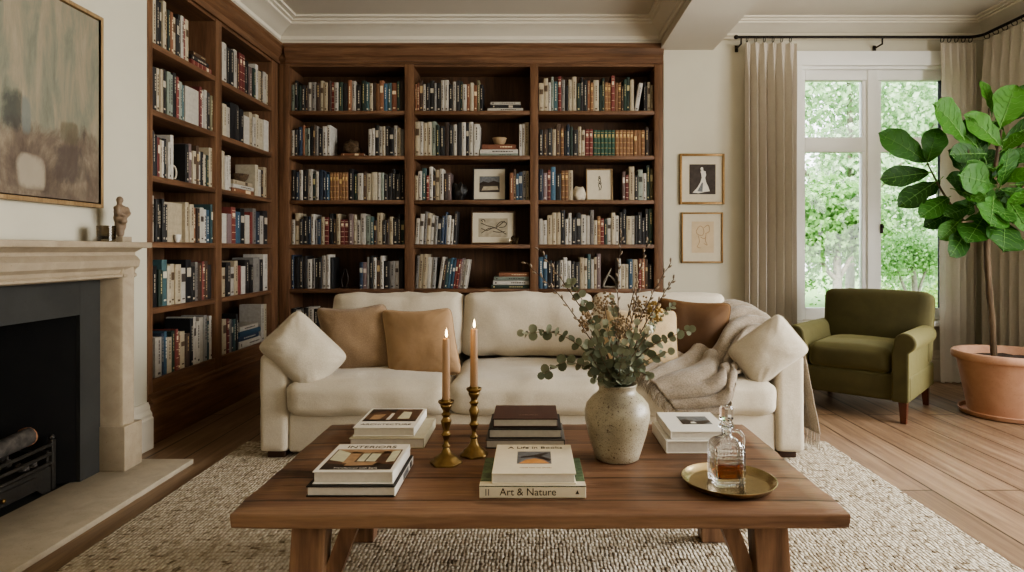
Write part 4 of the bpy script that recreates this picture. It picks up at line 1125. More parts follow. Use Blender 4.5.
# ------------------------------------------------------------------ coffee table
TZ = .43
def table():
    t = empty('coffee_table', (.02, 1.99, RZ), label='rustic reclaimed wood coffee table with splayed legs on the rug', cat='table')
    ox, oy = .02, 1.99
    bm = bmesh.new(); bmesh.ops.create_cube(bm, size=2)
    bmesh.ops.subdivide_edges(bm, edges=list(bm.edges), cuts=23, use_grid_fill=True)
    hx, hy, hz = .77, .41, .021
    for v in bm.verts:
        u = Vector(v.co); r = .009
        p = Vector((u.x*hx, u.y*hy, u.z*hz))
        q = Vector((max(-hx+r, min(hx-r, p.x)), max(-hy+r, min(hy-r, p.y)), max(-hz+r, min(hz-r, p.z)))); d = p-q
        if d.length > 1e-9: p = q+d.normalized()*r
        e = max(0, abs(u.x)-.9)*10+max(0, abs(u.y)-.9)*10
        p.x += (abs(u.x) > .99)*u.x*.006*noise.noise(Vector((p.y*14, p.z*20, 2)))
        p.y += (abs(u.y) > .99)*u.y*.005*noise.noise(Vector((p.x*9, p.z*20, 5)))
        v.co = p+Vector((0, 0, TZ-hz-RZ))
    top = B().bm(bm)
    m, nt, b_ = None, None, None
    tm = M['twX'].copy(); tm.name = 'table_top_wood'; nt = tm.node_tree; bs = nt.nodes['Principled BSDF']
    # board joints: dark lines across the depth
    tc = N(nt, 'ShaderNodeTexCoord'); sp = N(nt, 'ShaderNodeSeparateXYZ'); nt.links.new(tc.outputs['Object'], sp.inputs[0])
    a = N(nt, 'ShaderNodeMath', operation='MULTIPLY_ADD'); a.inputs[1].default_value = 1/.164; a.inputs[2].default_value = 10.0; nt.links.new(sp.outputs['Y'], a.inputs[0])
    fr = N(nt, 'ShaderNodeMath', operation='FRACT'); nt.links.new(a.outputs[0], fr.inputs[0])
    ln = ramp(nt, fr.outputs[0], [(0, (.12, .09, .07, 1)), (.05, (1, 1, 1, 1)), (.96, (1, 1, 1, 1)), (1, (.12, .09, .07, 1))])
    fl = N(nt, 'ShaderNodeMath', operation='FLOOR'); nt.links.new(a.outputs[0], fl.inputs[0])
    wn = N(nt, 'ShaderNodeTexWhiteNoise', noise_dimensions='1D'); nt.links.new(fl.outputs[0], wn.inputs['W'])
    tone = ramp(nt, wn.outputs['Value'], [(0, (.66, .63, .6, 1)), (1, (1.0, 1.0, 1.0, 1))])
    old = bs.inputs['Base Color'].links[0].from_socket
    nt.links.new(mix(nt, 1, mix(nt, 1, old, ln, 'MULTIPLY'), tone, 'MULTIPLY'), bs.inputs['Base Color'])
    top.build('tabletop', tm, t, smooth=50)
    zt = TZ-.042-RZ
    for sx in (-1, 1):
        for sy in (-1, 1):
            xt, yt = (sx*.585, sy*.34) if sy < 0 else (sx*.615, sy*.335); xb, yb = (sx*.603, sy*.36) if sy < 0 else (sx*.64, sy*.365)
            b = B(); w, d = .043, .032
            V = [(x+a*w, y+c*d, z) for (x, y, z) in ((xb, yb, 0), (xt, yt, zt)) for a, c in ((-1, -1), (1, -1), (1, 1), (-1, 1))]
            b.add(V, [[0, 3, 2, 1], [4, 5, 6, 7], [0, 1, 5, 4], [1, 2, 6, 5], [2, 3, 7, 6], [3, 0, 4, 7]])
            o = b.build('leg', M['twZ'], t); bv = o.modifiers.new('b', 'BEVEL'); bv.width = .004; bv.segments = 2
            b = B(); V = []
            for (x, z) in ((sx*.59, zt*.22), (sx*.482, zt)):
                for a, c in ((-.022, -1), (.022, -1), (.022, 1), (-.022, 1)): V.append((x+a, sy*.325+c*.02, z))
            b.add(V, [[0, 3, 2, 1], [4, 5, 6, 7], [0, 1, 5, 4], [1, 2, 6, 5], [2, 3, 7, 6], [3, 0, 4, 7]]); b.build('brace', M['twZ'], t)
        B().box(sx*.59-.03, sx*.59+.03, -.30, .30, zt-.03, zt, .003).build('batten', M['twY'], t, smooth=30)
table()

# ------------------------------------------------------------------ things on the coffee table
def tbook(x0, x1, y0, y1, z, th, label, cover='whitecov', spine='right', group=None, rz=0, page=None, spine_mat=None, top=None):
    """hardback lying flat; spine on right/left/front/back; returns root and top height"""
    t = empty('book', ((x0+x1)/2, (y0+y1)/2, z), rz, label, 'book', group)
    w, d = x1-x0, y1-y0; c = .0035
    B().box(-w/2, w/2, -d/2, d/2, th-c, th, .001, 1).build('front_cover', M[top or cover], t, smooth=30)
    B().box(-w/2, w/2, -d/2, d/2, 0, c, .001, 1).build('back_cover', M[cover], t, smooth=30)
    q = {'right': (w/2-c, w/2, -d/2, d/2), 'left': (-w/2, -w/2+c, -d/2, d/2), 'front': (-w/2, w/2, -d/2, -d/2+c), 'back': (-w/2, w/2, d/2-c, d/2)}[spine]
    B().box(*q, 0.0002, th-.0002, .001, 1).build('spine', M[spine_mat or cover], t, smooth=30)
    i = .004; px = [-w/2+i, w/2-i, -d/2+i, d/2-i]
    px[{'right': 1, 'left': 0, 'front': 2, 'back': 3}[spine]] = {'right': w/2-c, 'left': -w/2+c, 'front': -d/2+c, 'back': d/2-c}[spine]
    B().box(*px, c, th-c).build('page_block', M['page'], t)
    t['_dim'] = (w, d, th)
    return t
def patch(t, name, mat, u0, u1, v0, v1, k=1, poly=None):
    w, d, th = t['_dim']; z = th+.0003*k
    pts = poly or [(u0, v0), (u1, v0), (u1, v1), (u0, v1)]
    if poly: pts = [(u0+(u1-u0)*a, v0+(v1-v0)*b_) for a, b_ in poly]
    return B().poly([((u-.5)*w, (v-.5)*d, z) for u, v in pts]).build(name, M[mat], t)
GB = lambda s: 'coffee table books, '+s
e = .0006
# front pile by the fireplace side
t1 = tbook(-.595, -.36, 1.683, 1.94, TZ+e, .028, 'white photo book with dark cover underneath the interiors book', 'blackcov', 'right', GB('front outer pile'), spine_mat='whitecov')
B().box(.1175, .1185, -.02, .05, .006, .022).build('spine_photo', M['photo_grey'], t1)
B().box(.1175, .1185, .075, .10, .006, .022).build('spine_photo', M['photo_dark'], t1)
t2 = tbook(-.582, -.368, 1.695, 1.935, TZ+.028+2*e, .034, 'white interiors book with room photograph on cover, front pile', 'whitecov', 'right', GB('front outer pile'))
def room_photo(t, u0, u1, v0, v1):
    p = patch(t, 'cover_photo', 'photo_br', u0, u1, v0, v1, 1)
    for nm, m, ply in (('ceiling_patch', 'photo_tan', [(0, 1), (1, 1), (.75, .78), (.3, .78)]), ('wall_patch', 'photo_light', [(0.02, .98), (.25, .8), (.25, .35), (.02, .45)]),
                       ('drape_patch', 'photo_tan', [(.26, .85), (.42, .85), (.4, .3), (.24, .3)]), ('window_patch', 'photo_light', [(.45, .82), (.72, .82), (.70, .38), (.43, .38)]),
                       ('frame_patch', 'photo_dark', [(.555, .82), (.575, .82), (.56, .38), (.54, .38)]), ('drape_patch', 'photo_br', [(.74, .9), (.84, .9), (.86, .25), (.72, .25)]),
                       ('wall_patch', 'photo_light', [(.86, .9), (.98, .95), (.98, .4), (.86, .35)]), ('floor_patch', 'photo_dark', [(0, 0), (1, 0), (1, .22), (.75, .3), (.3, .22), (0, .3)]),
                       ('sofa_patch', 'photo_tan', [(.3, .16), (.7, .2), (.75, .36), (.32, .34)])):
        patch(t, nm, m, u0, u1, v0, v1, 2 if 'frame' not in nm and 'sofa' not in nm else 3, ply)
room_photo(t2, .06, .95, .06, .78)
text('cover_title', 'INTERIORS', .030, M['ink'], t2, (0, .24*.37, .034+.0006))
text('cover_subtitle', 'Transformed with Style', .0125, M['photo_white'], t2, (0, -.24*.40, .034+.0014))
# rear pile by the fireplace side
t3 = tbook(-.599, -.353, 2.095, 2.345, TZ+e, .033, 'sage grey book underneath the architecture book, rear pile', 'sagecov', 'right', GB('rear outer pile'))
t4 = tbook(-.592, -.389, 2.112, 2.365, TZ+.033+2*e, .030, 'white architecture book with interior photograph on cover, rear pile', 'whitecov', 'right', GB('rear outer pile'))
patch(t4, 'cover_photo', 'photo_br', .05, .95, .30, .95, 1)
for nm, m, ply in (('arch_patch', 'photo_dark', [(.0, .6), (.3, .9), (.5, .7), (.5, 1), (0, 1)]), ('light_patch', 'photo_light', [(.62, .2), (.85, .2), (.82, .75), (.65, .8)]), ('beam_patch', 'photo_tan', [(.1, .1), (.3, .15), (.35, .6), (.12, .5)]), ('column_patch', 'photo_white', [(.42, .1), (.5, .1), (.5, .65), (.44, .65)]), ('floor_patch', 'photo_dark', [(0, 0), (1, 0), (1, .12), (0, .15)])):
    patch(t4, nm, m, .05, .95, .30, .95, 2, ply)
text('cover_title', 'ARCHITECTURE', .0235, M['ink'], t4, (0, -.25*.36, .030+.0006))
# middle rear pile
t5 = tbook(-.152, .108, 2.092, 2.30, TZ+e, .029, 'charcoal book at the bottom of the middle rear pile', 'greycov', 'right', GB('middle rear pile'))
t6 = tbook(-.143, .098, 2.105, 2.30, TZ+.029+2*e, .031, 'black book between charcoal and brown books, middle rear pile', 'blackcov', 'left', GB('middle rear pile'))
t7 = tbook(-.130, .086, 2.125, 2.31, TZ+.060+3*e, .028, 'plain dark brown book on top of the middle rear pile', 'browncov', 'left', GB('middle rear pile'))
text('cover_title', 'GARDENS', .014, M['foil'], t7, (.01, -.18*.25, .028+.0006))
# middle front pile
t8 = tbook(-.138, .141, 1.672, 1.90, TZ+e, .033, 'cream art and nature book with green cover under the life book', 'creamcov', 'front', GB('middle front pile'), top='greenphoto')
w8 = .279
text('spine_title', 'Art & Nature', .027, M['ink'], t8, (-.012, -.114-.0004, .0165), (PI/2, 0, 0))
for dx in (-.122, -.115): B().box(dx-.0012, dx+.0012, -.1145, -.114, .008, .025).build('spine_mark', M['photo_grey'], t8)
B().poly([(.112, -.1143, .012), (.122, -.1143, .012), (.117, -.1143, .022)]).build('spine_emblem', M['ink'], t8)
patch(t8, 'cover_band', 'creamcov', 0, 1, 0, .14, 1)
t9 = tbook(-.106, .116, 1.682, 1.93, TZ+.033+2*e, .029, 'cream book with small landscape photo, topmost of middle front pile', 'creamcov', 'left', GB('middle front pile'))
text('cover_title', 'A Life in Books', .026, M['ink'], t9, (.005, .248*.37, .029+.0006))
text('cover_subtitle', 'Notes from the Garden', .009, M['photo_tan'], t9, (.005, -.248*.33, .029+.0006))
patch(t9, 'cover_photo', 'photo_grey', .29, .72, .30, .73, 1)
patch(t9, 'dune_patch', 'photo_orange', .29, .72, .30, .73, 2, [(.05, .02), (.95, .02), (.75, .3), (.5, .42), (.25, .3)])
patch(t9, 'bough_patch', 'photo_dark', .29, .72, .30, .73, 3, [(.1, .45), (.5, .55), (.95, .2), (1, .35), (.7, .6), (.95, .85), (.85, .9), (.5, .68), (.1, .55)])
# rear pile by the decanter
t10 = tbook(.428, .625, 2.042, 2.28, TZ+e, .040, 'white book underneath in the pile behind the brass tray', 'whitecov', 'left', GB('pile behind tray'))
t11 = tbook(.446, .640, 2.058, 2.30, TZ+.040+2*e, .026, 'white book with grey photo on top of pile behind tray', 'whitecov', 'left', GB('pile behind tray'))
patch(t11, 'cover_photo', 'photo_grey', .30, .82, .34, .76, 1)
patch(t11, 'dark_patch', 'photo_dark', .30, .82, .34, .76, 2, [(0, 0), (.7, 0), (1, .3), (1, .5), (.5, .35), (.2, .6), (0, .5)])
patch(t11, 'light_patch', 'photo_white', .30, .82, .34, .76, 3, [(.3, .1), (.5, .1), (.45, .3), (.32, .28)])

# candlesticks and candles
def candlestick(x, y, h, rb, label, label2, ch, seed):
    t = empty('candlestick', (x, y, TZ+.0005), seed, label, 'candlestick', 'brass candlesticks on the coffee table')
    s = h/.2
    lob = lambda a, z: 1+.05*math.cos(6*a)*max(0, 1-z/(.03*s))
    B().lathe([(0, 0), (rb, 0), (rb, .004), (rb*.96, .008), (rb*.78, .012), (rb*.74, .018), (rb*.55, .024), (rb*.32, .034*s), (.011, .045*s), (.009, .05*s)], n=48, lobes=lob).build('base', M['brass'], t, smooth=50)
    pr = [(.009, .05*s), (.013, .053*s), (.013, .057*s), (.0075, .062*s), (.0075, .075*s), (.011, .085*s), (.0155, .092*s), (.011, .098*s), (.009, .104*s), (.0125, .118*s), (.0165, .135*s), (.0115, .142*s), (.0095, .148*s), (.012, .152*s), (.015, .157*s), (.0095, .163*s), (.0105, .17*s), (.017, .18*s), (.018, .186*s), (.014, .192*s)]
    B().lathe(pr, n=32).build('stem', M['brass'], t, smooth=50)
    B().lathe([(.014, .186*s), (.022, .192*s), (.0245, .198*s), (.0235, .2*s), (.0155, .196*s), (.0145, .2*s), (.0145, .206*s), (.0125, .206*s), (.0125, .19*s), (0, .19*s)], n=32).build('drip_pan', M['brass'], t, smooth=50)
    c = empty('candle', (x, y, TZ+.0008+.1905*s), 0, label2, 'candle', 'lit tapers on the coffee table')
    r = .0122
    B().lathe([(0, 0), (r, 0), (r*1.0, ch*.3), (r*.9, ch-.004), (r*.7, ch), (r*.3, ch-.002), (0, ch-.002)], n=24).build('taper', M['wax'], c, smooth=50)
    B().tube([(0, 0, ch-.003), (.001, 0, ch+.006), (.003, 0, ch+.011)], .001, 6).build('wick', M['wick'], c)
    B().lathe([(0, ch+.003), (.0025, ch+.006), (.0038, ch+.011), (.0032, ch+.018), (.0013, ch+.026), (0, ch+.031)], (.001, 0, 0), 14).build('flame', M['flame'], c, smooth=80)
    l = bpy.data.lights.new('candle_light', 'POINT'); l.energy = .35; l.color = (1, .62, .3); l.shadow_soft_size = .01
    lo = bpy.data.objects.new('candle_light', l); COL.objects.link(lo); lo.location = (x, y, TZ+.19*s+ch+.05)
candlestick(-.262, 1.953, .190, .047, 'shorter brass candlestick, nearer the interiors book', 'lit taper candle standing in the shorter candlestick', .198, 0)
candlestick(-.184, 2.03, .212, .044, 'taller brass candlestick beside the brown book pile', 'lit taper candle standing in the taller candlestick', .197, .4)

# vase
VX, VY = .266, 2.0
t = empty('vase', (VX, VY, TZ+.0005), label='speckled beige stoneware vase holding eucalyptus on the coffee table', cat='vase')
B().lathe([(0, 0), (.062, 0), (.068, .004), (.076, .03), (.090, .075), (.100, .12), (.102, .145), (.096, .17), (.080, .19), (.064, .203), (.057, .212), (.057, .222), (.062, .230), (.060, .233), (.054, .230), (.050, .215), (.055, .20), (.085, .165), (.09, .14), (.08, .08), (.06, .02), (0, .015)], n=56).build('body', M['vase'], t, smooth=60)

# tray and decanter
TX, TY = .544, 1.772
t = empty('serving_tray', (TX, TY, TZ+.0005), label='round brass tray with raised rim under the decanter', cat='tray')
B().lathe([(0, 0), (.106, 0), (.115, .003), (.123, .014), (.1275, .018), (.128, .020), (.126, .0205), (.120, .015), (.112, .006), (.104, .004), (0, .004)], n=72).build('dish', M['traybrass'], t, smooth=40)
def decanter(x, y, z):
    t = empty('decanter', (x, y, z), .05, 'cut glass whiskey decanter with stopper on the brass tray', 'decanter')
    def loft(secs, n=40, p=5):
        V = []; F = []
        for (r, zz, k) in secs:
            for i in range(n):
                a = 2*PI*i/n
                if k > 0:
                    e = 2/(2+(p-2)*k+3*k); sx = abs(math.cos(a))**e*math.copysign(1, math.cos(a)); sy = abs(math.sin(a))**e*math.copysign(1, math.sin(a))
                else: sx, sy = math.cos(a), math.sin(a)
                V.append((r*sx, r*sy, zz))
        for j in range(len(secs)-1):
            for i in range(n): F.append([j*n+i, j*n+(i+1) % n, (j+1)*n+(i+1) % n, (j+1)*n+i])
        F += [list(range(n))[::-1], [(len(secs)-1)*n+i for i in range(n)]]
        return V, F
    V, F = loft([(.043, 0, 1), (.0455, .004, 1), (.0455, .105, 1), (.043, .118, 1), (.032, .130, .6), (.018, .139, 0), (.0145, .146, 0), (.0145, .160, 0), (.022, .166, 0), (.0225, .170, 0), (.0145, .171, 0), (.012, .165, 0), (.012, .145, 0), (.028, .128, .6), (.0395, .114, 1), (.0395, .03, 1), (.036, .024, 1)])
    B().add(V, F).build('bottle', M['cutglass'], t, smooth=50)
    V, F = loft([(.0355, .0245, 1), (.0393, .0305, 1), (.0393, .066, 1)])
    B().add(V, F).build('whiskey', M['whiskey'], t, smooth=50, label='amber whiskey inside')
    b = B().lathe([(0, .150), (.010, .150), (.0115, .166), (.020, .173), (.020, .178), (.014, .182), (.018, .188), (.021, .192), (.021, .222), (.018, .227), (0, .228)], n=10)
    b.build('stopper', M['glass'], t); t.scale = (.93, .93, .93)
    B().tube(spline([(.02, 0, .152), (.036, 0, .152), (.051, 0, .138), (.053, 0, .115), (.0455, 0, .098)], 18), [.0045]*18, 10).build('handle', M['glass'], t, smooth=60)
decanter(.540, 1.778, TZ+.005)
# ------------------------------------------------------------------ stems in the vase
NECK = Vector((VX, VY, .655))
def px3(px, py, Y): return P(px, py, Y)
def stem_path(pts, n=26):
    """pts = list of (px,py,Y) outside the vase; starts inside the vase"""
    w = [px3(*p) for p in pts]
    d = (w[0]-NECK); st = NECK+Vector((max(-.03, min(.03, d.x*.25)), max(-.03, min(.03, d.y*.25)), 0))
    return spline([st-Vector((d.x*.1, d.y*.1, .12)), st]+w, n)
def disc_leaf(b, c, axis, nrm, r, mi=0, asp=1.0):
    axis = axis.normalized(); side = nrm.cross(axis).normalized(); nrm = axis.cross(side).normalized()
    n = 10; V = [c+axis*r*.9]
    for k in range(n):
        a = 2*PI*k/n
        V.append(c+axis*(r*.9*1.0+math.cos(a)*r*asp)+side*math.sin(a)*r+nrm*(.18*r*(math.sin(a)**2)))
    b.add(V, [[0, 1+k, 1+(k+1) % n] for k in range(n)], mi)
RE = random.Random(21)
def euc(pts, label, start=.42, step=.026, r=(.0145, .022), group='eucalyptus stems in the vase', narrow=1.0):
    pa = stem_path(pts)
    o = NECK.copy()
    t = empty('eucalyptus_stem', o, 0, label, 'eucalyptus stem', group)
    n = len(pa)
    B().tube([p-o for p in pa], [.0026-.0016*k/n for k in range(n)], 6).build('stem', M['eucstem'], t, smooth=60)
    b = B(); L = 0; nxt = 0; tot = sum((pa[k+1]-pa[k]).length for k in range(n-1)); k = 0; odd = 0
    s = start*tot
    while s < tot:
        acc = 0
        for k in range(n-1):
            l = (pa[k+1]-pa[k]).length
            if acc+l >= s: break
            acc += l
        p = pa[k].lerp(pa[k+1], (s-acc)/max(l, 1e-6)); d = (pa[k+1]-pa[k]).normalized()
        f = s/tot; rr = RE.uniform(*r)*(1.1-.45*f)
        for sgn in (-1, 1):
            a = RE.uniform(-.6, .6)+odd*PI/2
            sd = d.cross(Vector((0, 1, .2))).normalized()*math.cos(a)+Vector((0, -1, 0))*math.sin(a)
            ax = (sd*sgn+d*.55+Vector((0, 0, RE.uniform(-.25, .2)))).normalized()
            nm = Vector((RE.uniform(-.5, .5), -1+RE.uniform(-.2, .4), RE.uniform(-.1, .9)))
            disc_leaf(b, p-o, ax, nm, rr, asp=narrow)
        odd = 1-odd; s += step*RE.uniform(.8, 1.2)
    disc_leaf(b, pa[-1]-o, (pa[-1]-pa[-2]), Vector((.2, -1, .3)), r[0]*.8)
    b.build('leaves', M['euc'], t, smooth=60, fix=False)
Y0 = 2.0
euc([(605, 372, 1.97), (585, 350, 1.95), (556, 333, 1.93), (524, 333, 1.92)], 'long eucalyptus stem arching out level over the sofa toward the candles')
euc([(606, 380, 1.95), (588, 368, 1.92), (565, 362, 1.9), (544, 374, 1.88)], 'low eucalyptus stem drooping toward the brown book pile', .45)
euc([(611, 365, 2.04), (600, 335, 2.08), (584, 303, 2.1), (571, 284, 2.1)], 'upright eucalyptus stem with a cluster of leaves at its tip', .5, .024)
euc([(628, 370, 1.98), (646, 350, 1.96), (668, 338, 1.95), (689, 330, 1.94)], 'eucalyptus stem arching out toward the dark brown cushion', .38)
euc([(626, 365, 2.05), (640, 340, 2.08), (658, 320, 2.1), (673, 305, 2.1)], 'thin eucalyptus stem with narrow dark leaves rising beside yellow bloom', .5, .016, (.008, .012), narrow=1.5)
euc([(628, 378, 1.95), (640, 366, 1.92), (655, 356, 1.9), (668, 352, 1.88)], 'short low eucalyptus stem spreading above the white books', .35)
gc = 'leafy eucalyptus stems packed in the middle of the bouquet'
for q in ([(616, 372, 1.94), (612, 350, 1.9), (606, 325, 1.88)], [(622, 372, 1.93), (628, 352, 1.9), (636, 325, 1.9)], [(608, 378, 1.94), (596, 365, 1.9), (588, 345, 1.88)],
          [(618, 365, 2.05), (616, 335, 2.08), (612, 300, 2.1)], [(624, 378, 1.92), (634, 372, 1.88), (648, 375, 1.86)], [(612, 380, 1.92), (603, 377, 1.88), (595, 380, 1.86)], [(627, 368, 2.0), (645, 342, 2.0), (652, 318, 2.02)],
          [(618, 378, 1.90), (620, 368, 1.87), (624, 345, 1.87)], [(610, 375, 1.92), (601, 355, 1.9), (594, 325, 1.92)]):
    euc(q, 'leafy eucalyptus stem packed in the middle of the bouquet', .3, .021, (.013, .021), gc)
def twig(pts, label, start=.35):
    pa = stem_path(pts, 30); o = NECK.copy()
    t = empty('budding_twig', o, 0, label, 'twig', 'bare budding twigs in the vase')
    n = len(pa)
    B().tube([p-o+Vector((RE.uniform(-1, 1), 0, RE.uniform(-1, 1)))*.0016 for p in pa], [.0026-.0014*k/n for k in range(n)], 6).build('stem', M['twigbark'], t, smooth=60)
    b = B()
    for k in range(int(n*start), n):
        d = (pa[k]-pa[k-1]).normalized(); s = d.cross(Vector((0, 1, 0))).normalized()*(1 if k % 2 else -1)
        ax = (d*1.3+s*.6).normalized(); q = ax.to_track_quat('Z', 'Y').to_matrix()
        b.ball(pa[k]-o+ax*.006+s*.002, (.0032, .0032, .0075), 5, rot=q)
    b.build('buds', M['bud'], t, smooth=70, fix=False)
twig([(607, 372, 2.0), (585, 330, 2.0), (556, 292, 2.0), (526, 263, 2.0)], 'budding twig reaching furthest toward the candles')
twig([(610, 365, 2.05), (592, 325, 2.1), (565, 285, 2.1), (539, 249, 2.1)], 'budding twig beside and above the lowest outer twig')
twig([(616, 360, 2.05), (618, 320, 2.08), (618, 275, 2.08), (622, 233, 2.08)], 'tall upright budding twig in front of the antler shelf')
twig([(622, 360, 2.05), (627, 320, 2.1), (638, 275, 2.1), (648, 241, 2.1)], 'tallest budding twig leaning slightly toward the window')
twig([(624, 365, 2.02), (638, 325, 2.02), (653, 293, 2.02), (671, 262, 2.02)], 'budding twig reaching up toward the framed pictures')
twig([(626, 368, 2.0), (642, 330, 1.98), (660, 300, 1.97), (674, 279, 1.96)], 'lower budding twig spreading toward the framed pictures')
twig([(620, 365, 1.98), (628, 335, 1.98), (634, 310, 1.98), (638, 288, 1.98)], 'short budding twig rising from the middle of the bouquet')
def spray(pts, label, mat='dry', r=.028, cnt=60, br=(.003, .005), name='dried_flower', group='dried flower heads in the vase', cat='dried flower'):
    pa = stem_path(pts, 18); o = NECK.copy(); t = empty(name, o, 0, label, cat, group)
    B().tube([p-o for p in pa], .0018, 6).build('stem', M['eucstem'], t, smooth=60)
    b = B(); c = pa[-1]-o
    for k in range(cnt):
        v = Vector((RE.gauss(0, 1), RE.gauss(0, 1), RE.gauss(0, 1))).normalized()*r*RE.random()**.4
        v.z *= 1.25; b.ball(c+v, RE.uniform(*br), 4)
    b.build('flower_head', M[mat], t, smooth=70, fix=False)
spray([(612, 368, 1.97), (598, 345, 1.95), (587, 322, 1.94)], 'tan dried flower head at the candle side of the bouquet')
spray([(616, 365, 1.95), (618, 345, 1.93), (622, 328, 1.92)], 'tan dried flower head in the centre front of the bouquet', r=.032, cnt=80)
spray([(614, 360, 2.04), (610, 335, 2.06), (604, 305, 2.08)], 'tan dried flower head high in the middle of the bouquet', r=.036, cnt=70)
spray([(622, 362, 2.05), (634, 335, 2.08), (640, 308, 2.1)], 'loose tan seed head behind the centre of the bouquet', r=.036, cnt=70)
spray([(624, 365, 2.03), (640, 338, 2.06), (655, 312, 2.08)], 'mustard yellow bloom on the window side of the bouquet', 'yellow', .03, 90, (.004, .007), 'yellow_flower', None, 'flower')
spray([(624, 370, 1.94), (638, 348, 1.92), (649, 330, 1.91)], 'small cream white bloom below the yellow flower', 'whitepet', .014, 24, (.005, .007), 'white_flower', None, 'flower')
#spray([(617, 372, 1.91), (612, 352, 1.88), (608, 340, 1.87)], 'small cream white bloom in the front of the bouquet', 'whitepet', .012, 20, (.004, .006), 'white_flower', None, 'flower')

# ------------------------------------------------------------------ armchair
def armchair():
    t = empty('armchair', (2.305, 4.45, 0), rad(-42), 'olive green velvet armchair with rolled arms by the window', 'armchair')
    F = M['olive']; w, d = .78, .80
    B().box(-w/2+.03, w/2-.03, -d/2+.03, d/2-.04, .135, .30, .02, 3).build('seat_base', F, t, smooth=50)
    B().bm(cushion_box(.50, .60, .155, r=.045, crown=.022, n=16, wr=.003, seed=4, front=.012), 0, Matrix.Translation((0, -.075, .298))).build('seat_cushion', F, t, smooth=70)
    pip = []
    # arms: scroll roll over an upright panel
    for s in (-1, 1):
        prof = []
        ri = .062; cx, cz = s*(w/2-.055), .505
        inner = s*(w/2-.13)
        pr = [(s*(w/2-.035), .135), (inner, .135), (inner, .44)]
        for k in range(15):
            a = PI*1.02-k*(PI*1.32)/14
            pr.append((cx+s*math.cos(a)*ri, cz+math.sin(a)*ri))
        pr += [(s*(w/2-.035), .44)]
        b = B().prism(pr, 'Y', -d/2+.01, d/2-.16)
        o = b.build('arm', F, t, smooth=35); bv = o.modifiers.new('b', 'BEVEL'); bv.width = .012; bv.segments = 3; bv.limit_method = 'ANGLE'; bv.angle_limit = rad(50)
    # back, raked, rounded top with soft corners
    bm = bmesh.new(); bmesh.ops.create_cube(bm, size=2); bmesh.ops.subdivide_edges(bm, edges=list(bm.edges), cuts=16, use_grid_fill=True)
    hx, hy, hz = .35, .085, .25
    for v in bm.verts:
        u = Vector(v.co); r = .055
        p = Vector((u.x*hx, u.y*hy, u.z*hz)); q = Vector((max(-hx+r, min(hx-r, p.x)), max(-hy+r, min(hy-r, p.y)), max(-hz+r, min(hz-r, p.z)))); dd = p-q
        if dd.length > 1e-9: p = q+dd.normalized()*r
        p.y -= .03*(1-u.x**2)*(1-u.z**2)*(u.y < 0); p.z += .012*(1-u.x**2)*(u.z > 0)*u.z
        p.x *= 1+.015*u.z
        v.co = p
    B().bm(bm, 0, Matrix.Translation((.02, d/2-.14, .535)) @ Matrix.Rotation(rad(-9), 4, 'X')).build('backrest', F, t, smooth=70)
    for s in (-1, 1):
        for yy, sp in ((-d/2+.07, -1), (d/2-.10, 1)):
            b = B(); x = s*(w/2-.075); a, c = .024, .016
            V = [(x+i*a, yy+j*a, .14) for i, j in ((-1, -1), (1, -1), (1, 1), (-1, 1))]+[(x+i*c+s*.004, yy+sp*.012+j*c, 0.0005) for i, j in ((-1, -1), (1, -1), (1, 1), (-1, 1))]
            b.add(V, [[0, 3, 2, 1], [4, 5, 6, 7], [0, 1, 5, 4], [1, 2, 6, 5], [2, 3, 7, 6], [3, 0, 4, 7]]); b.build('leg', M['chairleg'], t)
armchair()

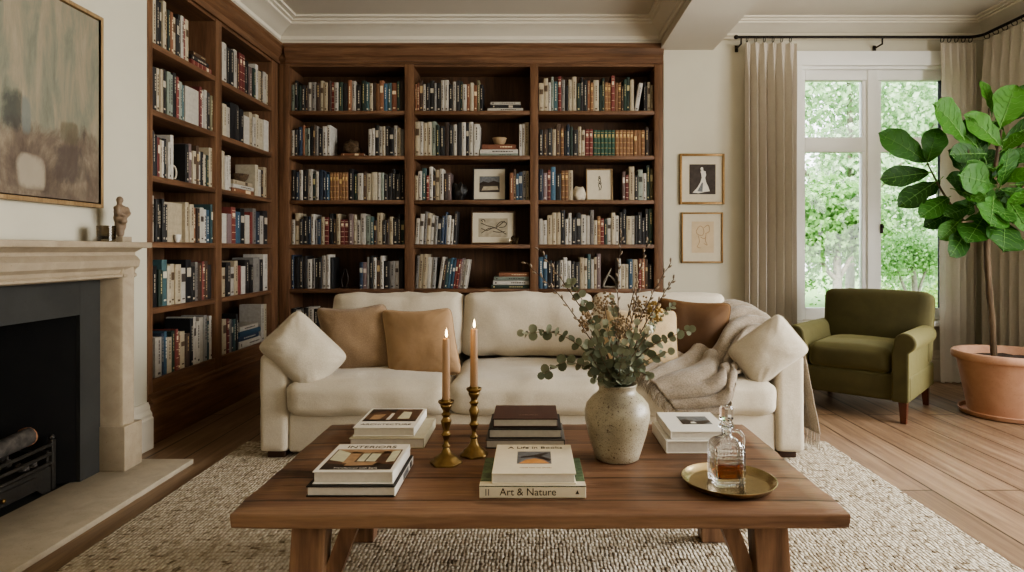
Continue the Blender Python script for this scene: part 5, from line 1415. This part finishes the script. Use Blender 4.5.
# ------------------------------------------------------------------ fig in its pot
FX, FY = 3.125, 4.2
t = empty('plant_saucer', (FX, FY, .0005), label='shallow terracotta saucer under the large fig pot', cat='saucer')
B().lathe([(0, 0), (.255, 0), (.27, .006), (.28, .03), (.278, .036), (.27, .034), (.262, .014), (0, .012)], n=56).build('dish', M['terra'], t, smooth=40)
def fig():
    t = empty('potted_fig_tree', (FX, FY, .0155), label='tall fiddle leaf fig tree in a terracotta pot by the curtains', cat='potted plant')
    o = Vector(t.location)
    B().lathe([(0, 0), (.215, 0), (.225, .006), (.285, .33), (.290, .345), (.312, .35), (.318, .36), (.318, .388), (.310, .398), (.288, .398), (.280, .385), (.27, .33), (.262, .32), (0, .318)], n=64).build('pot', M['terra'], t, smooth=40)
    b = B(); G = []
    for i in range(11):
        G.append([Vector((.268*i/10*math.cos(2*PI*k/36), .268*i/10*math.sin(2*PI*k/36), .345+.012*noise.noise(Vector((i*.9*math.cos(2*PI*k/36), i*.9*math.sin(2*PI*k/36), 0))))) for k in range(37)])
    b.grid(G).build('soil', M['soil'], t, smooth=60)
    Yt = 4.2
    w = lambda px, py, dy=0: P(px, py, Yt+dy)-o
    tr = spline([w(994, 357), w(992, 320), w(989, 285), w(987, 248), w(990, 215), w(995, 170), w(1001, 130)], 30)
    B().tube(tr, [.019+.0015*math.sin(k*1.7) if k < 16 else .018-.009*(k-16)/14 for k in range(30)], 12).build('trunk', M['bark'], t, smooth=60)
    brs = [[w(988, 240), w(965, 222), w(945, 196), w(927, 163)], [w(990, 222), w(975, 190, -.15), w(968, 150, -.2)], [w(991, 215), w(1015, 195, -.1), w(1040, 170, -.15)], [w(990, 230), w(975, 222, -.2), w(962, 222, -.3)], [w(993, 190), w(1010, 160, .15), w(1030, 130, .2)], [w(998, 150), w(990, 125, .05), w(989, 108, .05)]]
    for q in brs:
        B().tube(spline(q, 12), [.010-.005*k/11 for k in range(12)], 8).build('branch', M['bark'], t, smooth=60)
    RF = random.Random(5)
    lv = []   # (base px,py, tip px,py, dy, width factor, facing)
    lv += [(926, 162, 883, 132, -.05, .62), (927, 162, 938, 128, -.08, .95), (928, 173, 883, 178, -.1, .55), (934, 183, 900, 205, -.12, .62), (948, 198, 921, 216, -.15, .55),
           (960, 208, 925, 226, -.15, .5), (962, 137, 938, 103, -.2, 1.0), (1000, 127, 1017, 84, -.1, .95), (991, 113, 984, 80, .02, .7), (1000, 146, 968, 113, -.15, .8),
           (960, 220, 942, 238, -.3, .6), (967, 228, 953, 255, -.3, .5), (993, 199, 991, 226, -.35, 1.1), (1003, 222, 1006, 249, -.35, 1.0), (1003, 150, 1024, 133, -.2, .6),
           (966, 150, 968, 117, -.05, .7), (968, 175, 950, 150, -.15, .6), (975, 185, 948, 178, -.25, .6), (985, 180, 1005, 165, -.25, .6), (1000, 180, 1030, 172, -.25, .55), (1000, 190, 1035, 197, -.25, .6),
           (990, 205, 1015, 220, -.3, .6), (975, 205, 960, 185, -.2, .6), (985, 160, 975, 132, -.05, .65), (1000, 165, 1030, 150, -.15, .6), (1005, 140, 1045, 118, -.05, .6), (1010, 160, 1055, 150, -.05, .6),
           (1015, 185, 1060, 182, -.15, .6), (1020, 195, 1050, 220, -.2, .6), (1008, 200, 1030, 232, -.3, .6), (985, 215, 968, 240, -.3, .7), (1012, 120, 1035, 85, .05, .8), (940, 180, 925, 196, .1, .6), (955, 190, 985, 200, -.3, .5),
           (992, 140, 965, 148, .1, .6), (1005, 170, 985, 150, .15, .7), (1000, 200, 980, 180, .1, .7), (1010, 210, 1040, 190, .1, .7), (975, 200, 950, 215, .15, .6), (995, 120, 1010, 100, .15, .8),
           (985, 195, 972, 162, -.3, .6), (1000, 185, 1012, 150, -.3, .65), (1025, 150, 1050, 110, .15, .8), (990, 225, 1020, 240, -.2, .7)]
    for k in range(22):
        a0 = RF.uniform(0, 2*PI); rr = RF.uniform(8, 30); cx_, cy_ = 990+RF.uniform(-22, 26), 180+RF.uniform(-40, 38)
        lv.append((cx_, cy_, cx_+math.cos(a0)*32, cy_-math.sin(a0)*20-6, RF.uniform(-.3, .3), RF.uniform(.55, .9)))
    b = B(); bv = B()
    for (bx, by, tx, ty, dy, wf) in lv:
        a = w(bx, by, dy*.6); tip = w(tx, ty, dy+RF.uniform(-.08, .03)); ax = tip-a; L = ax.length; ax.normalize()
        nrm = Vector((RF.uniform(-.4, .4), -1, RF.uniform(-.1, .8))); side = ax.cross(nrm).normalized(); nrm = side.cross(ax).normalized()
        if nrm.y > 0: nrm = -nrm
        W = L*wf*.42+.015; n = 14; m = 6; G = []; ph = RF.uniform(0, 6)
        bend = RF.uniform(.05, .22)
        for i in range(n+1):
            s = i/n
            wd = W*(math.sin(PI*min(1, s**1.15*.985+.012))**.62)*(.62+.38*s)*(1-.10*math.exp(-((s-.42)/.12)**2))
            c = a+ax*L*s-nrm*(bend*L*(s*s-s*.4))
            row = []
            for j in range(-m, m+1):
                v = j/m
                row.append(c+side*wd*v+nrm*(.10*W*abs(v)**1.3*1.2+.018*L*math.sin(s*19+ph+abs(v)*1.5)*abs(v)**2+.004*math.cos(s*34-abs(v)*7)*(1-abs(v))))
            G.append(row)
        b.grid(G)
        mid = [G[i][m]+nrm*.0022 for i in range(n+1)]
        bv.tube([a-ax*.03]+mid, [.0035]+[.0032*(1-.75*i/n) for i in range(n+1)], 5)
        for i in range(2, n-1, 2):
            for sg in (-1, 1):
                q = [G[min(n, i+int(k*.45))][m+sg*k]+nrm*.0018 for k in range(0, m)]
                bv.tube(q, [.0016*(1-.7*k/m) for k in range(m)], 4)
    b.build('leaves', M['fig'], t, smooth=80, fix=False)
    bv.build('leaf_veins', M['figvein'], t, smooth=80, fix=False, label='paler leaf veins')
fig()

# ------------------------------------------------------------------ curtains
def curtain(path, z0, z1, folds, amp, label, seed):
    """path: floor plan points; deep folds, pinched at the heading"""
    pts = spline([(x, y, 0) for x, y in path], 40)
    L = [0]
    for k in range(39): L.append(L[-1]+(pts[k+1]-pts[k]).length)
    tot = L[-1]; nS, nZ = folds*14, 34
    o = Vector((path[0][0], path[0][1], 0))
    t = empty('curtain', (o.x, o.y, 0), 0, label, 'curtain', 'linen curtains on the bronze rod')
    def at(s):
        s = max(0, min(tot, s))
        for k in range(39):
            if L[k+1] >= s: break
        f = (s-L[k])/max(1e-6, L[k+1]-L[k]); p = pts[k].lerp(pts[k+1], f); d = (pts[k+1]-pts[k]).normalized()
        return p, Vector((d.y, -d.x, 0))
    G = []
    for i in range(nZ+1):
        h = i/nZ; z = z0+(z1-z0)*h; row = []
        head = max(0, (h-.90)/.10)
        for k in range(nS+1):
            u = k/nS; ph = u*folds*2*PI
            ww = 1+.25*noise.noise(Vector((u*folds*.7, seed, 0)))
            wob = .35*noise.noise(Vector((u*folds*.5, h*1.4, seed)))
            a = amp*ww*(1-.55*head)
            f = math.sin(ph+wob*2.2*(1-head)); f = math.copysign(abs(f)**(.8), f)
            # pinch pleats: narrow triple ridge at the top of each fold
            pin = head*.35*math.sin(ph*3)*max(0, math.sin(ph))
            dx = (.25*math.sin(2*ph)*(1-head))*tot/folds*.5
            p, nrm = at(u*tot+dx*.6)
            flare = .012*(1-h)*noise.noise(Vector((u*8, seed, 4)))
            row.append(p+nrm*(a*(f+pin)+flare)+Vector((0, 0, z))-o)
        G.append(row)
    B().grid(G).build('drape', M['curtain'], t, smooth=80)
    # rings and hooks
    for k in range(folds):
        p, nrm = at((k+.25)/folds*tot); ring = []
        dd = Vector((-nrm.y, nrm.x, 0))
        for q in range(17):
            a = 2*PI*q/16; ring.append(p-o+nrm*math.cos(a)*.022+Vector((0, 0, z1+.028+.022*math.sin(a))))
        B().tube(ring, .003, 6, cap=False).build('ring', M['rodmetal'], t, smooth=60)
RODZ = 2.80; CT = RODZ-.048
cy = WY-.13
curtain([(1.72, cy), (1.93, cy), (2.14, cy)], .012, CT, 6, .040, 'beige linen curtain beside the framed pictures', 1)
curtain([(3.30, cy), (3.44, cy), (3.585, cy)], .012, CT, 5, .036, 'narrow beige linen curtain behind the armchair side of the fig', 2)
curtain([(3.615, cy-.06), (3.61, cy-.4), (3.61, cy-.85)], .012, CT, 8, .040, 'wide beige linen curtain on the side wall behind the fig', 3)
def rod():
    t = empty('curtain_rod', (2.6, cy, RODZ), 0, 'dark bronze curtain rod bending round the corner above the window', 'curtain rod')
    o = Vector(t.location)
    pts = [(1.66, cy, RODZ), (2.6, cy, RODZ), (3.52, cy, RODZ)]+[(3.52+.09*math.sin(a), cy-.09+.09*math.cos(a), RODZ) for a in [PI/2*k/6 for k in range(1, 7)]]+[(3.61, 4.2, RODZ), (3.61, 2.9, RODZ)]
    B().tube([Vector(p)-o for p in pts], .0115, 12).build('pole', M['rodmetal'], t, smooth=60)
    B().ball(Vector((1.65, cy, RODZ))-o, (.02, .018, .018), 8).build('finial', M['rodmetal'], t, smooth=60)
    for (x, y, dx, dy) in ((2.83, cy, 0, 1), (1.69, cy, 0, 1), (3.61, 3.4, 1, 0)):
        b = B(); L = .13
        b.tube([Vector((x, y, RODZ-.012))-o, Vector((x, y, RODZ-.055))-o, Vector((x+dx*L, y+dy*L, RODZ-.055))-o], .007, 8)
        b.box(x-.014+dx*L-o.x, x+.014+dx*(L-.02)-o.x, y-.014+dy*L-o.y-.0, y+.014+dy*(L-.02)-o.y, -.085, -.03, .003)
        b.build('bracket', M['rodmetal'], t, smooth=40)
rod()

# ------------------------------------------------------------------ garden
B().box(-12, 22, 5.95, 40, -.35, -.25).build('lawn_ground', M['lawn'], label='sunlit lawn beyond the window', **S)
RG = random.Random(17)
def leafblob(b, c, r, cnt, size, mi=0):
    for k in range(cnt):
        v = Vector((RG.gauss(0, 1), RG.gauss(0, 1), RG.gauss(0, 1))).normalized()*(RG.random()**.35)
        k2 = .75+.45*noise.noise(v*2.3+Vector(c)); p = Vector((c[0]+v.x*r[0]*k2, c[1]+v.y*r[1]*k2, c[2]+v.z*r[2]*k2))
        s = size*RG.uniform(.6, 1.3); a = Vector((RG.gauss(0, 1), RG.gauss(0, 1), RG.gauss(0, 1)-.3)).normalized(); n = (v+Vector((RG.uniform(-.8, .8), RG.uniform(-.8, .8)-.3, RG.uniform(-.4, .9)))).normalized()
        sd = a.cross(n)
        if sd.length < .01: continue
        sd.normalize()
        b.add([p, p+a*s*.5+sd*s*.32, p+a*s, p+a*s*.5-sd*s*.32], [[0, 1, 2, 3]], mi)
def tree(name, base, blobs, size, mat, label, cat, trunk=True, tr=.08):
    o = Vector(base); t = empty(name, o, 0, label, cat, 'trees and shrubs in the garden')
    b = B()
    for c, r, n in blobs: leafblob(b, Vector(c), r, int(n*1.9), size*.62)
    b.build('foliage', M[mat], t, fix=False)
    if trunk:
        top = blobs[0][0]
        B().tube(spline([(0, 0, 0), (.05, .02, top[2]*.5), (top[0]*.8, top[1]*.8, top[2])], 10), [tr*(1-.06*k) for k in range(10)], 10).build('trunk', M['gbark'], t, smooth=60)
        for k, (c, r, n) in enumerate(blobs[1:5]):
            B().tube(spline([(.05, .02, top[2]*.45), (c[0]*.5, c[1]*.5, c[2]*.75), c], 8), [tr*.5*(1-.08*q) for q in range(8)], 8).build('branch', M['gbark'], t, smooth=60)
G0 = -.25
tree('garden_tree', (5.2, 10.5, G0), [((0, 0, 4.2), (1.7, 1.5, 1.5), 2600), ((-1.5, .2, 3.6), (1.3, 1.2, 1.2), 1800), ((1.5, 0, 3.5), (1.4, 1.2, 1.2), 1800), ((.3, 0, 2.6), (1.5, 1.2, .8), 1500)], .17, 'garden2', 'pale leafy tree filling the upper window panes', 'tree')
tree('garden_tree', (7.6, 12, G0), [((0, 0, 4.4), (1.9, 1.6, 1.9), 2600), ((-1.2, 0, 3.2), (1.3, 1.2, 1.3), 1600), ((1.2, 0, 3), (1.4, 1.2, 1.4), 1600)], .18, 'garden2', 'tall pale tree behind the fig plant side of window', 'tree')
tree('garden_tree', (4.35, 9.2, G0), [((0, 0, 1.95), (.85, .8, .55), 1800), ((-.35, 0, 1.5), (.6, .6, .5), 900), ((.4, 0, 1.55), (.6, .6, .5), 900)], .15, 'garden1', 'small bushy tree seen through the lower pane nearest the curtain', 'tree')
tree('garden_tree', (4.75, 8.0, G0), [((0, 0, 1.35), (.42, .42, .28), 1300), ((-.2, 0, 1.15), (.3, .3, .22), 500), ((.22, 0, 1.2), (.3, .3, .22), 500)], .075, 'garden1', 'small umbrella shaped tree with pale trunk on the lawn', 'tree', True, .05)
tree('garden_shrub', (3.75, 7.0, G0), [((0, 0, .45), (.5, .4, .42), 1300), ((.5, .1, .35), (.4, .35, .35), 800)], .10, 'garden1', 'broad leaved green shrub low beside the window', 'shrub', False)
tree('garden_shrub', (4.7, 8.6, G0), [((0, 0, .5), (.7, .5, .42), 1400), ((.7, .2, .45), (.6, .5, .4), 1000)], .09, 'garden3', 'lime green rounded shrub behind the pale trunk', 'shrub', False)
tree('garden_shrub', (5.6, 8.6, G0), [((0, 0, .55), (.6, .5, .4), 1400), ((.6, .1, .5), (.5, .4, .4), 900), ((-.5, .1, .45), (.45, .4, .35), 900)], .09, 'garden3', 'lime green shrub low in the pane above the armchair', 'shrub', False)
tree('garden_shrub', (5.9, 9.6, G0), [((0, 0, 1.3), (.9, .6, 1.0), 2200), ((.7, 0, 1.9), (.7, .6, .7), 1300), ((-.4, 0, 2.0), (.5, .5, .5), 900)], .12, 'garden2', 'tall feathery grey green shrub behind the armchair', 'shrub', False)
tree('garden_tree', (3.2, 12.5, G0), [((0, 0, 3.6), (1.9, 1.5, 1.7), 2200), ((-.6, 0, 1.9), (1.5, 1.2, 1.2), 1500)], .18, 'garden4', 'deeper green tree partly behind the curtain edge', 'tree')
b = B()
for k in range(17):
    leafblob(b, (-1+k*.85, 15.5+.4*math.sin(k), 1.0), (.9, .6, 1.6), 1000, .12)
b.build('boundary_hedge', M['garden1'], fix=False, label='long green hedge closing the far end of the garden', cat='hedge')

# ------------------------------------------------------------------ light
w = bpy.data.worlds.new('sky'); sc.world = w; w.use_nodes = True
nt = w.node_tree; bg = nt.nodes['Background']
tc = N(nt, 'ShaderNodeTexCoord'); sp = N(nt, 'ShaderNodeSeparateXYZ'); nt.links.new(tc.outputs['Generated'], sp.inputs[0])
mr = N(nt, 'ShaderNodeMapRange'); mr.inputs[1].default_value = -.1; mr.inputs[2].default_value = .6; nt.links.new(sp.outputs['Z'], mr.inputs[0])
nt.links.new(ramp(nt, mr.outputs[0], [(0, (.85, .9, .85, 1)), (.3, (.95, .98, 1, 1)), (1, (.75, .86, 1, 1))]), bg.inputs['Color'])
bg.inputs['Strength'].default_value = 5.0
def lamp(name, typ, loc, rot, energy, color, **k):
    l = bpy.data.lights.new(name, typ); l.energy = energy; l.color = color
    for a, v in k.items(): setattr(l, a, v)
    o = bpy.data.objects.new(name, l); COL.objects.link(o); o.location = loc; o.rotation_euler = rot; return o
lamp('garden_sun', 'SUN', (0, 0, 10), (rad(52), 0, rad(-18)), 8.0, (1, .96, .88), angle=.02)
# daylight through the window on the side wall, the far window, and an added weak fill lamp behind the viewer that imitates room bounce
lamp('side_window_daylight', 'AREA', (3.80, 2.1, 1.55), (0, rad(90), 0), 205, (1, .975, .94), shape='RECTANGLE', size=2.1, size_y=2.9)
#lamp('garden_window_daylight', 'AREA', (2.85, WY+.45, 1.6), (rad(-90), 0, 0), 60, (1, .98, .92), shape='RECTANGLE', size=1.3, size_y=2.1)
lamp('room_fill', 'AREA', (.9, -1.3, 2.0), (rad(68), 0, rad(4)), 16, (1, .92, .82), shape='RECTANGLE', size=3.2, size_y=1.6)
sc.view_settings.view_transform = 'AgX'
sc.view_settings.look = 'AgX - Medium High Contrast'
sc.view_settings.exposure = 0.1
sc.cycles.use_denoising = True
sc.cycles.max_bounces = 10; sc.cycles.transparent_max_bounces = 12; sc.cycles.transmission_bounces = 10
sc.cycles.sample_clamp_indirect = 6; sc.cycles.caustics_reflective = False; sc.cycles.caustics_refractive = False
